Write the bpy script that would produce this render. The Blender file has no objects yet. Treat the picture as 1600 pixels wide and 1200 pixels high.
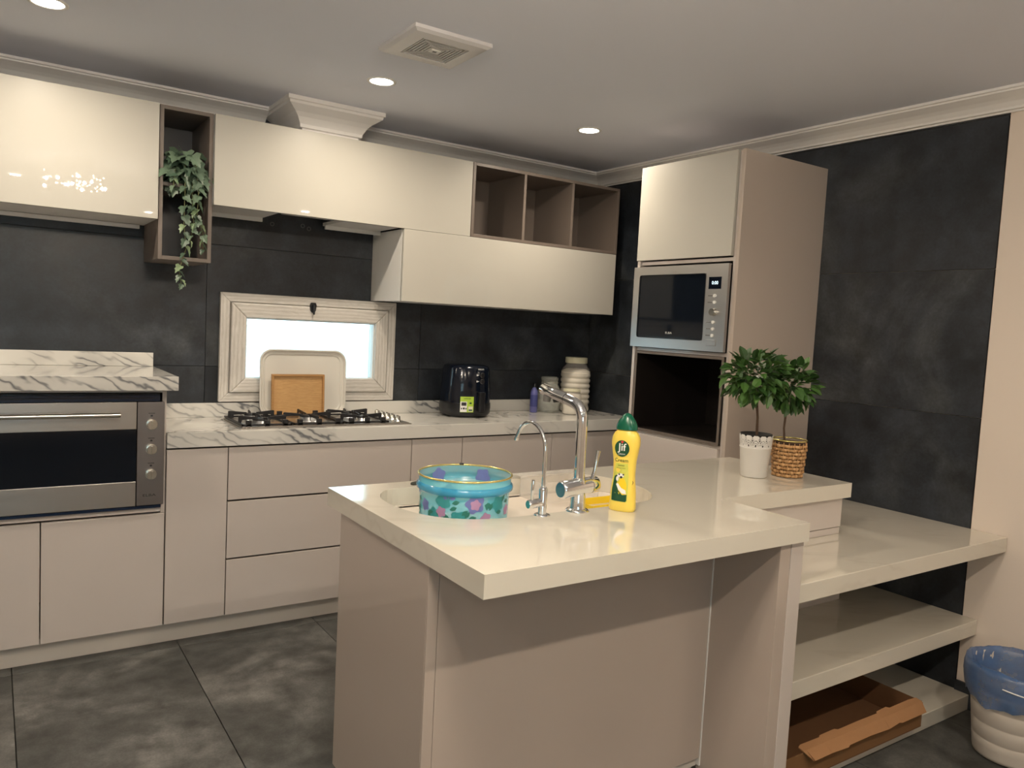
import bpy, bmesh, math, random
from math import sin, cos, pi, radians, sqrt
from mathutils import Vector, Matrix

S = bpy.context.scene
COL = S.collection
random.seed(7)

# ------------------------------------------------------------------ camera
CAM = (-3.1946, -3.8834, 1.4077)
YAW, PITCH, ROLL, FPX = -0.5929, -0.0741, 0.0514, 1213.6
fw = Vector((sin(-YAW)*cos(PITCH), cos(YAW)*cos(PITCH), sin(PITCH)))
r_ = fw.cross(Vector((0, 0, 1))).normalized(); u_ = r_.cross(fw)
r2 = cos(ROLL)*r_ + sin(ROLL)*u_; u2 = -sin(ROLL)*r_ + cos(ROLL)*u_
cd = bpy.data.cameras.new('camera'); cam = bpy.data.objects.new('camera', cd); COL.objects.link(cam)
cd.sensor_width = 36; cd.lens = FPX/1600*36; cd.clip_start = .05; cd.clip_end = 200
cam.matrix_world = Matrix(((r2.x, u2.x, -fw.x, CAM[0]), (r2.y, u2.y, -fw.y, CAM[1]), (r2.z, u2.z, -fw.z, CAM[2]), (0, 0, 0, 1)))
S.camera = cam

# ------------------------------------------------------------------ world, exposure, lights
W = bpy.data.worlds.new('world'); S.world = W; W.use_nodes = True
bg = W.node_tree.nodes['Background']; bg.inputs[0].default_value = (.60, .88, 1, 1); bg.inputs[1].default_value = 4.0
vs = S.view_settings; vs.view_transform = 'Standard'; vs.look = 'None'; vs.gamma = 1; vs.use_curve_mapping = False
vs.exposure = 0.0
ZC = 2.381           # ceiling height
WARM = (1.0, .85, .67)
DOWN = [(-3.042, -.845), (-1.867, -.845), (-.771, -.845)]
DOWN_BACK = [(-4.2, -.845), (-3.042, -4.05), (-1.867, -4.05), (-.771, -4.05), (-4.2, -4.05), (-1.867, -5.6), (-4.2, -5.6)]  # unseen: left and rear lamps added for light, middle row follows the peninsula shadow
BACK_W = [6, 8, 19, 5, 6, 5, 5]
def area(name, loc, size, power, color, rot=(0, 0, 0), shape='DISK', sy=None):
    l = bpy.data.lights.new(name, 'AREA'); l.shape = shape; l.size = size; l.energy = power; l.color = color
    if sy: l.size_y = sy
    o = bpy.data.objects.new(name, l); o.location = loc; o.rotation_euler = rot; COL.objects.link(o); return o
for x, y in DOWN: area('downlight_lamp', (x, y, ZC-.012), .07, 8.2, WARM).data.spread = radians(165)
for (x, y), w_b in zip(DOWN_BACK, BACK_W): area('downlight_lamp', (x, y, ZC-.012), .07, w_b, WARM)
CH = (-2.72, -3.02)  # chandelier of the dining end, behind the camera
for k in range(12):
    a = k*pi/6; q = .20 if k % 2 else .10
    l = bpy.data.lights.new('chandelier_lamp', 'POINT'); l.energy = 4.6; l.color = WARM; l.shadow_soft_size = .009
    o = bpy.data.objects.new('chandelier_lamp', l); o.location = (CH[0]+q*cos(a), CH[1]+q*sin(a), (2.25, 2.20, 2.225)[k % 3]); COL.objects.link(o)
po = area('window_portal', (-1.829, .22, 1.236), .7, 1, (1, 1, 1), (radians(-90), 0, 0), 'RECTANGLE', .32)
po.data.cycles.is_portal = True
p2 = area('window_portal', (-4.0, -6.85, 1.5), 1.8, 1, (1, 1, 1), (radians(90), 0, 0), 'RECTANGLE', 1.2)  # portal for the added fill opening
p2.data.cycles.is_portal = True

# ------------------------------------------------------------------ materials
def nmat(name):
    m = bpy.data.materials.new(name); m.use_nodes = True
    nt = m.node_tree; return m, nt, nt.nodes['Principled BSDF']
def setp(p, **k):
    for a, b in k.items():
        n = {'color': 'Base Color', 'rough': 'Roughness', 'metal': 'Metallic', 'coat': 'Coat Weight', 'crough': 'Coat Roughness', 'spec': 'Specular IOR Level',
             'trans': 'Transmission Weight', 'alpha': 'Alpha', 'ior': 'IOR', 'emis': 'Emission Strength', 'ecol': 'Emission Color', 'sss': 'Subsurface Weight', 'aniso': 'Anisotropic'}[a]
        if a in ('color', 'ecol'): b = (*b, 1)
        p.inputs[n].default_value = b
def simple(name, color, rough=.5, **k):
    m, nt, p = nmat(name); setp(p, color=color, rough=rough, **k)
    # a slight procedural unevenness in the finish
    n = nt.nodes.new('ShaderNodeTexNoise'); n.inputs['Scale'].default_value = 9; n.inputs['Detail'].default_value = 3
    tc = nt.nodes.new('ShaderNodeTexCoord'); nt.links.new(tc.outputs['Object'], n.inputs['Vector'])
    r = nt.nodes.new('ShaderNodeMapRange'); r.inputs[3].default_value = rough*.88; r.inputs[4].default_value = min(1, rough*1.12)
    nt.links.new(n.outputs['Fac'], r.inputs[0]); nt.links.new(r.outputs[0], p.inputs['Roughness'])
    return m
def ramp(nt, fac, stops):
    r = nt.nodes.new('ShaderNodeValToRGB'); e = r.color_ramp.elements
    e[0].position, e[0].color = stops[0][0], (*stops[0][1], 1)
    e[1].position, e[1].color = stops[-1][0], (*stops[-1][1], 1)
    for p, c in stops[1:-1]:
        q = e.new(p); q.color = (*c, 1)
    nt.links.new(fac, r.inputs[0]); return r.outputs[0]
def mapping(nt, rot=(0, 0, 0), sc=(1, 1, 1), world=True, rnd=0):
    if world:
        g = nt.nodes.new('ShaderNodeNewGeometry'); src = g.outputs['Position']
    else:
        g = nt.nodes.new('ShaderNodeTexCoord'); src = g.outputs['Object']
    if rnd:
        oi = nt.nodes.new('ShaderNodeObjectInfo'); mu = nt.nodes.new('ShaderNodeMath'); mu.operation = 'MULTIPLY'; mu.inputs[1].default_value = rnd
        nt.links.new(oi.outputs['Random'], mu.inputs[0]); cx = nt.nodes.new('ShaderNodeCombineXYZ')
        for i in range(3): nt.links.new(mu.outputs[0], cx.inputs[i])
        ad = nt.nodes.new('ShaderNodeVectorMath'); nt.links.new(src, ad.inputs[0]); nt.links.new(cx.outputs[0], ad.inputs[1]); src = ad.outputs[0]
    mp = nt.nodes.new('ShaderNodeMapping'); mp.inputs['Rotation'].default_value = rot; mp.inputs['Scale'].default_value = sc
    nt.links.new(src, mp.inputs[0]); return mp.outputs[0]
def noise(nt, vec, scale, detail=4, rough=.55, dist=0):
    n = nt.nodes.new('ShaderNodeTexNoise'); n.inputs['Scale'].default_value = scale; n.inputs['Detail'].default_value = detail
    n.inputs['Roughness'].default_value = rough; n.inputs['Distortion'].default_value = dist
    nt.links.new(vec, n.inputs['Vector']); return n.outputs['Fac']
def mix(nt, f, a, b, mode='MIX'):
    m = nt.nodes.new('ShaderNodeMix'); m.data_type = 'RGBA'; m.blend_type = mode
    if isinstance(f, (int, float)): m.inputs[0].default_value = f
    else: nt.links.new(f, m.inputs[0])
    for i, v in ((6, a), (7, b)):
        if isinstance(v, tuple): m.inputs[i].default_value = (*v, 1)
        else: nt.links.new(v, m.inputs[i])
    return m.outputs[2]
def bump(nt, p, h, strength=.1, dist=.01):
    b = nt.nodes.new('ShaderNodeBump'); b.inputs['Strength'].default_value = strength; b.inputs['Distance'].default_value = dist
    nt.links.new(h, b.inputs['Height']); nt.links.new(b.outputs[0], p.inputs['Normal'])

M = {}
def gloss(name, col, rough=.32, coat=.6, cr=.06):
    m, nt, p = nmat(name); setp(p, color=col, rough=rough, coat=coat, crough=cr, spec=.35)
    v = mapping(nt); n = noise(nt, v, 2.2, 3)
    c = ramp(nt, n, ((.3, tuple(x*.97 for x in col)), (.7, tuple(min(1, x*1.02) for x in col))))
    nt.links.new(c, p.inputs['Base Color'])
    b = noise(nt, v, 7, 2); bump(nt, p, b, .02, .01)
    return m
M['lacquer'] = gloss('cream_lacquer', (.62, .56, .52))
M['upper'] = gloss('upper_cream_lacquer', (.52, .505, .455), .38, .7, .012)
M['panel'] = gloss('island_lacquer', (.50, .425, .37), .3, .7, .04)
M['carcass'] = simple('carcass_melamine', (.70, .68, .66), .45)
M['tower'] = gloss('tower_side_lacquer', (.55, .47, .41), .3, .6, .12)
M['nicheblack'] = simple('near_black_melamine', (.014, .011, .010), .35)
M['backdark'] = simple('dark_back_panel', (.030, .032, .040), .35)
M['taupe'] = simple('taupe_melamine', (.165, .135, .115), .4)
M['taupe_dark'] = simple('dark_taupe_melamine', (.07, .06, .055), .35)
M['plinth'] = simple('plinth_laminate', (.66, .61, .55), .4)
M['ceiling'] = simple('ceiling_paint', (.84, .87, .97), .9)
M['crown'] = simple('crown_paint', (.90, .88, .86), .6)
M['beige'] = simple('beige_wall_paint', (.80, .70, .61), .8)
M['black'] = simple('black_plastic', (.006, .007, .010), .3)
M['blackg'] = simple('black_gloss_plastic', (.003, .006, .014), .12)
M['navy'] = simple('navy_trim', (.004, .016, .050), .2)
M['darkglass'] = simple('dark_oven_glass', (.006, .009, .015), .06, spec=.3)
M['iron'] = simple('black_cast_iron', (.012, .012, .014), .45)
M['chrome'] = simple('chrome', (.78, .79, .8), .05, metal=1)
M['satin'] = simple('satin_nickel', (.66, .64, .58), .22, metal=1)
M['whitebtn'] = simple('pale_button', (.80, .80, .78), .3)
M['white'] = simple('white_plastic', (.78, .77, .74), .35)
M['tray'] = simple('cream_tray_enamel', (.76, .74, .68), .25)
M['sink'] = simple('white_composite_sink', (.82, .74, .65), .2)
M['potwhite'] = simple('white_powdered_metal', (.72, .70, .67), .35)
M['soil'] = simple('black_inner_pot', (.012, .011, .010), .7)
M['trunk'] = simple('brown_stem', (.07, .04, .022), .8)
M['gold'] = simple('gold_trim', (.78, .66, .25), .22, metal=.8)
M['yellow'] = simple('yellow_plastic', (.90, .64, .02), .3)
M['jifyellow'] = simple('yellow_bottle_plastic', (.90, .68, .11), .3, sss=.05)
M['green'] = simple('dark_green_plastic', (.004, .10, .055), .25)
M['cardboard'] = simple('cardboard', (.20, .098, .036), .85)  # front wall tone, darkened for the shade under the flap
M['cardshade'] = simple('shaded_cardboard_inside', (.14, .064, .025), .9)  # same cardboard, darker still: shade inside the box put into its colour
M['flour'] = simple('white_powder', (.80, .76, .66), .9)
M['lidcream'] = simple('cream_lid_plastic', (.76, .74, .55), .4)
M['lavender'] = simple('lavender_plastic', (.12, .13, .36), .35)
M['printdark'] = simple('print_dark', (.02, .02, .025), .5)
M['printwhite'] = simple('print_white', (.85, .85, .83), .5)
M['printgreen'] = simple('print_lime', (.42, .62, .06), .45)
M['printdgreen'] = simple('print_dark_green', (.006, .07, .03), .4)
M['printred'] = simple('print_red', (.6, .03, .03), .4)
M['printpink'] = simple('print_pink', (.46, .27, .45), .5)
M['printleaf'] = simple('print_leaf_green', (.03, .20, .16), .5)
M['printteal'] = simple('print_teal', (.04, .30, .32), .5)
M['printlilac'] = simple('print_lilac', (.16, .20, .48), .5)
M['burneralu'] = simple('burner_aluminium', (.62, .63, .64), .3, metal=1)  # plain metal of the hob burners
M['grout'] = simple('grout', (.045, .047, .045), .9)
M['grille'] = simple('grille_grey', (.14, .135, .13), .6)
M['slat'] = simple('grille_slat_white', (.60, .59, .58), .5)

def steel(name, col, axis):
    m, nt, p = nmat(name); setp(p, color=col, rough=.3, metal=1)
    sc = [300, 300, 300]; sc[axis] = 2
    v = mapping(nt, sc=tuple(sc)); n = noise(nt, v, 1, 2)
    r = nt.nodes.new('ShaderNodeMapRange'); r.inputs[3].default_value = .24; r.inputs[4].default_value = .42
    nt.links.new(n, r.inputs[0]); nt.links.new(r.outputs[0], p.inputs['Roughness']); bump(nt, p, n, .05, .001)
    return m
M['steel_x'] = steel('brushed_steel', (.50, .47, .44), 0)
M['steel_y'] = steel('brushed_steel_side', (.56, .55, .55), 1)
M['steel_dark'] = steel('brushed_steel_dark', (.30, .28, .28), 2)

def tile_mat(name, dark, mid, light, scale, rough):
    m, nt, p = nmat(name); setp(p, rough=rough, spec=.5)
    v = mapping(nt, rnd=40)
    n1 = noise(nt, v, scale, 7, .62, .6); n2 = noise(nt, v, scale*5, 5, .6); n3 = noise(nt, v, scale*60, 2, .5)
    c1 = ramp(nt, n1, ((.33, dark), (.5, mid), (.68, light)))
    c2 = ramp(nt, n2, ((.3, (.50, .50, .50)), (.7, (1.5, 1.5, 1.5))))
    c3 = ramp(nt, n3, ((.3, (.85, .85, .85)), (.7, (1.15, 1.15, 1.15))))
    nt.links.new(mix(nt, 1, mix(nt, 1, c1, c2, 'MULTIPLY'), c3, 'MULTIPLY'), p.inputs['Base Color'])
    r = nt.nodes.new('ShaderNodeMapRange'); r.inputs[3].default_value = rough*.8; r.inputs[4].default_value = rough*1.25
    nt.links.new(n2, r.inputs[0]); nt.links.new(r.outputs[0], p.inputs['Roughness'])
    bump(nt, p, n2, .06, .004)
    return m
M['walltile'] = tile_mat('slate_wall_tile', (.013, .017, .023), (.022, .027, .035), (.060, .067, .071), 1.6, .42)
M['floortile'] = tile_mat('slate_floor_tile', (.045, .047, .044), (.072, .074, .070), (.14, .14, .132), 2.4, .4)

def marble(name, base, vein, strength, d, freq, mscale, thr):
    """clusters of fine parallel streaks running along direction d"""
    m, nt, p = nmat(name); setp(p, rough=.10, spec=.5, coat=.3, crough=.03)
    e = Vector(d).normalized().rotation_difference(Vector((1, 0, 0))).to_euler()
    rot = mapping(nt, rot=tuple(e))
    def sc(v, k):
        q = nt.nodes.new('ShaderNodeMapping'); q.inputs['Scale'].default_value = k; nt.links.new(v, q.inputs[0]); return q.outputs[0]
    w = nt.nodes.new('ShaderNodeTexWave'); w.bands_direction = 'Z'; w.inputs['Scale'].default_value = freq; w.inputs['Distortion'].default_value = 11
    w.inputs['Detail'].default_value = 3; w.inputs['Detail Scale'].default_value = 1.3; w.inputs['Detail Roughness'].default_value = .6
    nt.links.new(sc(rot, (.30, 1, 1)), w.inputs['Vector'])
    lines = ramp(nt, w.outputs['Fac'], ((.0, (1, 1, 1)), (.10, (.55, .55, .55)), (.30, (.12, .12, .12)), (.6, (0, 0, 0))))
    n2 = noise(nt, sc(rot, (.45, 1, 1)), mscale, 3, .5, .4)
    mask = ramp(nt, n2, ((thr, (0, 0, 0)), (thr+.10, (1, 1, 1))))
    f = mix(nt, 1, mix(nt, .22, lines, (1, 1, 1)), mask, 'MULTIPLY')
    bw = nt.nodes.new('ShaderNodeRGBToBW'); nt.links.new(f, bw.inputs[0])
    mu = nt.nodes.new('ShaderNodeMath'); mu.operation = 'MULTIPLY'; mu.inputs[1].default_value = strength; mu.use_clamp = True
    nt.links.new(bw.outputs[0], mu.inputs[0])
    nt.links.new(mix(nt, mu.outputs[0], base, vein), p.inputs['Base Color'])
    return m
M['marble'] = marble('veined_marble', (.76, .745, .70), (.08, .09, .11), .85, (.80, -.40, -.45), 8, 3.0, .485)
M['quartz'] = marble('cream_quartz', (.71, .67, .58), (.60, .55, .46), .5, (.85, -.5, -.1), 5, 1.8, .48)
setp(M['quartz'].node_tree.nodes['Principled BSDF'], rough=.06)

def wood(name, c1, c2, rot, sc, rough=.45, dist=3, bands='X'):
    m, nt, p = nmat(name); setp(p, rough=rough)
    v = mapping(nt, rot=rot, sc=sc)
    n = noise(nt, v, 4, 6, .6, dist)
    w = nt.nodes.new('ShaderNodeTexWave'); w.bands_direction = bands; w.inputs['Scale'].default_value = 1.1; w.inputs['Distortion'].default_value = 6; w.inputs['Detail'].default_value = 3
    nt.links.new(v, w.inputs['Vector'])
    c = mix(nt, .5, ramp(nt, n, ((.35, c1), (.65, c2))), ramp(nt, w.outputs['Fac'], ((.2, c2), (.9, c1))))
    nt.links.new(c, p.inputs['Base Color']); bump(nt, p, n, .08, .002)
    return m
M['framewood_x'] = wood('white_ash_rail', (.56, .53, .48), (.76, .73, .69), (0, 0, 0), (3, 9, 16), .5, 2, 'Z')
M['framewood_z'] = wood('white_ash_stile', (.56, .53, .48), (.76, .73, .69), (0, 0, 0), (16, 9, 3), .5, 2, 'X')
M['bamboo'] = wood('bamboo', (.46, .25, .09), (.66, .41, .18), (0, 0, 0), (6, 6, 55), .5, 1, 'Z')
M['bamboorim'] = wood('bamboo_rim', (.36, .18, .06), (.52, .29, .11), (0, 0, 0), (6, 6, 55), .5, 1, 'Z')
M['wicker'] = wood('wicker', (.36, .18, .07), (.66, .40, .18), (0, 0, 0), (30, 30, 30), .6)

def leafmat(name, c1, c2):
    m, nt, p = nmat(name); setp(p, rough=.38)
    oi = nt.nodes.new('ShaderNodeObjectInfo')
    v = mapping(nt, world=False); n = noise(nt, v, 25, 3)
    f = nt.nodes.new('ShaderNodeMath'); f.operation = 'ADD'; nt.links.new(oi.outputs['Random'], f.inputs[0]); nt.links.new(n, f.inputs[1])
    f2 = nt.nodes.new('ShaderNodeMath'); f2.operation = 'MULTIPLY'; f2.inputs[1].default_value = .5; nt.links.new(f.outputs[0], f2.inputs[0])
    nt.links.new(ramp(nt, f2.outputs[0], ((.2, c1), (.8, c2))), p.inputs['Base Color'])
    return m
M['leaf'] = leafmat('green_leaf', (.022, .07, .015), (.09, .20, .04))
M['leafdark'] = leafmat('dark_green_leaf', (.016, .05, .012), (.06, .14, .035))
M['ivy'] = leafmat('ivy_leaf', (.045, .085, .055), (.15, .22, .15))
M['ivypale'] = leafmat('pale_ivy_leaf', (.16, .25, .13), (.30, .38, .22))

def glass(name, col, rough=.02, alpha=1, ior=1.45):
    m, nt, p = nmat(name); setp(p, color=col, rough=rough, trans=1, ior=ior)
    n = noise(nt, mapping(nt, world=False), 30, 2); bump(nt, p, n, .01, .001); return m
M['glass'] = glass('clear_glass', (.95, .97, .96))
M['clearplastic'] = glass('clear_plastic', (.97, .97, .97), .08, ior=1.2)
def thin(name, col, alpha, rough=.15, var=0):
    """tinted translucent sheet: diffuse-translucent body mixed with see-through"""
    m, nt, p = nmat(name); setp(p, color=col, rough=rough, alpha=alpha)
    n = noise(nt, mapping(nt, world=False), 14, 4)
    if var:
        nt.links.new(ramp(nt, n, ((.35, (alpha-var,)*3), (.65, (min(1, alpha+var),)*3))), p.inputs['Alpha'])
    bump(nt, p, n, .15 if var else .02, .01); return m
M['bucket'] = thin('blue_translucent_plastic', (.16, .58, .72), .62)
M['bucketrim'] = thin('blue_bucket_band', (.04, .34, .60), .70)
M['jarglass'] = thin('clear_jar_glass', (.60, .62, .57), .30, .05)
M['frost'] = thin('milky_plastic', (.85, .82, .78), .28, .2)
M['bag'] = thin('blue_bin_liner', (.08, .17, .38), .68, .3, .14)

def emit(name, col, s):
    m = bpy.data.materials.new(name); m.use_nodes = True; nt = m.node_tree; nt.nodes.clear()
    e = nt.nodes.new('ShaderNodeEmission'); e.inputs[0].default_value = (*col, 1); e.inputs[1].default_value = s
    o = nt.nodes.new('ShaderNodeOutputMaterial'); nt.links.new(e.outputs[0], o.inputs[0]); return m
M['lamp'] = emit('lamp_glow', (1, .93, .80), 22)
M['bulb'] = emit('bulb_glow', (1, .86, .62), 60)
M['display'] = emit('display_digits', (.75, .92, 1), 2.2)
M['crystal'] = glass('crystal', (1, 1, 1), 0, ior=1.5)

# ------------------------------------------------------------------ mesh helpers
class MB:
    def __init__(s): s.v = []; s.f = []; s.sm = []
    def add(s, vs, fs, smooth=False):
        o = len(s.v); s.v += [tuple(v) for v in vs]; s.f += [tuple(i+o for i in f) for f in fs]; s.sm += [smooth]*len(fs); return s
    def box(s, x0, x1, y0, y1, z0, z1):
        x0, x1 = sorted((x0, x1)); y0, y1 = sorted((y0, y1)); z0, z1 = sorted((z0, z1))
        v = [(x, y, z) for z in (z0, z1) for y in (y0, y1) for x in (x0, x1)]
        return s.add(v, [(0, 2, 3, 1), (4, 5, 7, 6), (0, 1, 5, 4), (2, 6, 7, 3), (0, 4, 6, 2), (1, 3, 7, 5)])
    def prism(s, poly, z0, z1, axis='z', flip=False):
        n = len(poly)
        def P(a, b, c): return {'z': (a, b, c), 'y': (a, c, b), 'x': (c, a, b)}[axis]
        v = [P(a, b, z0) for a, b in poly] + [P(a, b, z1) for a, b in poly]
        f = [tuple(range(n-1, -1, -1)), tuple(range(n, 2*n))] + [(i, (i+1) % n, n+(i+1) % n, n+i) for i in range(n)]
        return s.add(v, f)
    def tube(s, pts, r, seg=12, cap=True, closed=False):
        pts = [Vector(p) for p in pts]; n = len(pts); rr = r if isinstance(r, (list, tuple)) else [r]*n
        up = None; vs = []; fs = []
        for i, p in enumerate(pts):
            a = pts[(i-1) % n] if (i or closed) else p; b = pts[(i+1) % n] if (i < n-1 or closed) else p
            t = (b-a).normalized()
            if up is None:
                up = t.orthogonal().normalized()
            up = (up - t*up.dot(t)).normalized(); w = t.cross(up)
            for k in range(seg):
                an = 2*pi*k/seg; vs.append(p + rr[i]*(cos(an)*up + sin(an)*w))
        m = n if closed else n-1
        for i in range(m):
            j = (i+1) % n
            for k in range(seg): fs.append((i*seg+k, i*seg+(k+1) % seg, j*seg+(k+1) % seg, j*seg+k))
        s.add(vs, fs, True)
        if cap and not closed:
            s.add(vs[:seg], [tuple(range(seg-1, -1, -1))]); s.add(vs[-seg:], [tuple(range(seg))])
        return s
    def lathe(s, c, prof, seg=40, smooth=True, axis=None, sx=1, sy=1, cap=True):
        vs = []; fs = []; n = len(prof)
        for r, z in prof:
            for k in range(seg):
                a = 2*pi*k/seg; vs.append((c[0]+r*sx*cos(a), c[1]+r*sy*sin(a), c[2]+z))
        for i in range(n-1):
            for k in range(seg): fs.append((i*seg+k, i*seg+(k+1) % seg, (i+1)*seg+(k+1) % seg, (i+1)*seg+k))
        s.add(vs, fs, smooth)
        if cap and prof[0][0] > 1e-5: s.add(vs[:seg], [tuple(range(seg-1, -1, -1))])
        if cap and prof[-1][0] > 1e-5: s.add(vs[-seg:], [tuple(range(seg))])
        return s
    def cyl(s, p0, p1, r, seg=20, r1=None): return s.tube([p0, p1], [r, r if r1 is None else r1], seg)
def T(o, kind=None, label=None, cat=None, group=None):
    if label: o['label'] = label
    if cat: o['category'] = cat
    if group: o['group'] = group
    if kind: o['kind'] = kind
    return o
def mk(name, mb, mat, parent=None, bevel=0, loc=None, label=None, seg=2, weld=False):
    """link the collected shapes as one mesh; vertices are given in world space"""
    me = bpy.data.meshes.new(name)
    wl = Vector((0, 0, 0))
    if loc is not None: base = Vector(loc)
    elif parent is not None: base = Vector(parent['_w'])
    else:
        xs = [v[0] for v in mb.v]; ys = [v[1] for v in mb.v]; zs = [v[2] for v in mb.v]
        base = Vector(((min(xs)+max(xs))/2, (min(ys)+max(ys))/2, min(zs)))
    me.from_pydata([tuple(Vector(v)-base) for v in mb.v], [], mb.f)
    for p, q in zip(me.polygons, mb.sm): p.use_smooth = q
    if weld:
        bm = bmesh.new(); bm.from_mesh(me); bmesh.ops.remove_doubles(bm, verts=bm.verts, dist=1e-5); bm.to_mesh(me); bm.free()
    me.update(); me.materials.append(mat if not isinstance(mat, str) else M[mat])
    o = bpy.data.objects.new(name, me); COL.objects.link(o)
    if parent is not None:
        o.parent = parent; o.location = base - Vector(parent['_w'])
    else: o.location = base
    o['_w'] = tuple(base)
    if bevel:
        b = o.modifiers.new('bevel', 'BEVEL'); b.width = bevel; b.segments = seg; b.limit_method = 'ANGLE'; b.angle_limit = radians(40); b.harden_normals = False
    if label: o['label'] = label
    return o
def root(name, loc, label, cat, group=None):
    o = bpy.data.objects.new(name, None); o.empty_display_size = .05; o.location = loc; COL.objects.link(o); o['_w'] = tuple(loc)
    return T(o, None, label, cat, group)
def B(*a): return MB().box(*a)
def struct(name, mb, mat, bevel=0, parent=None):
    o = mk(name, mb, mat, parent, bevel)
    if parent is None: o['kind'] = 'structure'
    return o
def text_mb(body, size, fn, extrude=0, align='CENTER'):
    """letters as mesh, each vertex (x, y, z) mapped through fn"""
    cu = bpy.data.curves.new('t', 'FONT'); cu.body = body; cu.size = size; cu.align_x = align; cu.align_y = 'CENTER'; cu.resolution_u = 3; cu.extrude = extrude
    ob = bpy.data.objects.new('t', cu); COL.objects.link(ob)
    dg = bpy.context.evaluated_depsgraph_get(); me = bpy.data.meshes.new_from_object(ob.evaluated_get(dg))
    mb = MB(); mb.add([fn(v.co.x, v.co.y, v.co.z) for v in me.vertices], [tuple(p.vertices) for p in me.polygons])
    bpy.data.objects.remove(ob); bpy.data.curves.remove(cu); bpy.data.meshes.remove(me)
    return mb

# ------------------------------------------------------------------ the room
FZ = 0.0; BX0, BY0 = -5.6, -6.6
g = .0015
floor = struct('floor', B(BX0, .2, BY0, .2, -.1, -.012), 'grout')
fx = [-1.9436 + .592*k for k in range(-6, 4)]; fx = [max(BX0, x) for x in fx if x > BX0-.59] ; fx = [x for x in fx if x < 0] + [0.0]
fy = [-.5126 - 1.184*k for k in range(0, 6)]; fy = [0.0] + [max(BY0, y) for y in fy if y > BY0-1.18]
for i in range(len(fx)-1):
    for j in range(len(fy)-1):
        if fx[i+1]-fx[i] > .02 and fy[j]-fy[j+1] > .02:
            mk('tile', B(fx[i]+g, fx[i+1]-g, fy[j+1]+g, fy[j]-g, -.012, 0), 'floortile', floor, .001, seg=1)
ceil = struct('ceiling', B(BX0, .2, BY0, .2, ZC, ZC+.1), 'ceiling')
# back wall with the window opening
WX0, WX1, WZ0, WZ1 = -2.2865, -1.3722, .973, 1.5004
wb = MB()
for a in ((BX0, WX0+.03, -.1, ZC), (WX1-.03, .2, -.1, ZC), (WX0+.03, WX1-.03, -.1, WZ0+.03), (WX0+.03, WX1-.03, WZ1-.03, ZC)):
    wb.box(a[0], a[1], .012, .2, a[2], a[3])
wall_back = struct('wall_back', wb, 'grout')
zr = [0, .565, 1.144, 1.722, 2.30, ZC]
xr = [-3.497, -2.347, -1.21, 0.0]; xr = [BX0, -4.647] + xr
e = .0012
for i in range(len(xr)-1):
    for j in range(len(zr)-1):
        x0, x1, z0, z1 = xr[i]+e, xr[i+1]-e, zr[j]+e, zr[j+1]-e
        if x1 < -3.6 : pass
        if j == 1 and i == 3:
            poly = [(x0, z0), (x1, z0), (x1, z1), (WX1, z1), (WX1, WZ0), (WX0, WZ0), (WX0, z1), (x0, z1)]
        elif j == 2 and i == 3:
            poly = [(x0, z0), (WX0, z0), (WX0, WZ1), (WX1, WZ1), (WX1, z0), (x1, z0), (x1, z1), (x0, z1)]
        else: poly = [(x0, z0), (x1, z0), (x1, z1), (x0, z1)]
        mk('tile', MB().prism(poly, .012, 0, 'y'), 'walltile', wall_back)
# right wall: tiled as far as y = -2.409, plaster beyond
wall_right = struct('wall_right', B(.012, .2, BY0, .012, -.1, ZC), 'beige')
mk('plaster_face', B(.002, .012, BY0, -2.411, 0, ZC), 'beige', wall_right, .002)
yr = [0.0, -1.24, -2.409]
for i in range(2):
    for j in range(len(zr)-1):
        mk('tile', B(0, .012, yr[i+1]+e, yr[i]-e, zr[j]+e, zr[j+1]-e), 'walltile', wall_right)
struct('baseboard_right', B(-.012, .002, -6.5, -2.412, .0, .10), 'walltile', .002)
struct('wall_left', B(BX0-.2, BX0, BY0, .2, -.1, ZC), 'beige')
fw_ = MB()
for a in ((BX0, -4.9, -.1, ZC), (-3.1, .2, -.1, ZC), (-4.9, -3.1, -.1, .9), (-4.9, -3.1, 2.1, ZC)): fw_.box(a[0], a[1], BY0-.2, BY0, a[2], a[3])
struct('wall_front', fw_, 'beige')
w2 = bpy.data.objects.new('fill_window', None); w2.location = (-4.0, BY0, .9); COL.objects.link(w2); w2['_w'] = (-4.0, BY0, .9); w2['kind'] = 'structure'  # unseen window added behind the camera for daylight fill
for a in ((-4.9, -3.1, .9, .96), (-4.9, -3.1, 2.04, 2.1), (-4.9, -4.84, .96, 2.04), (-3.16, -3.1, .96, 2.04), (-4.03, -3.97, .96, 2.04)): mk('frame_rail', B(a[0], a[1], BY0-.1, BY0-.03, a[2], a[3]), 'white', w2, .002)
mk('pane', B(-4.84, -3.16, BY0-.07, BY0-.064, .96, 2.04), M['glass'], w2)

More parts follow.
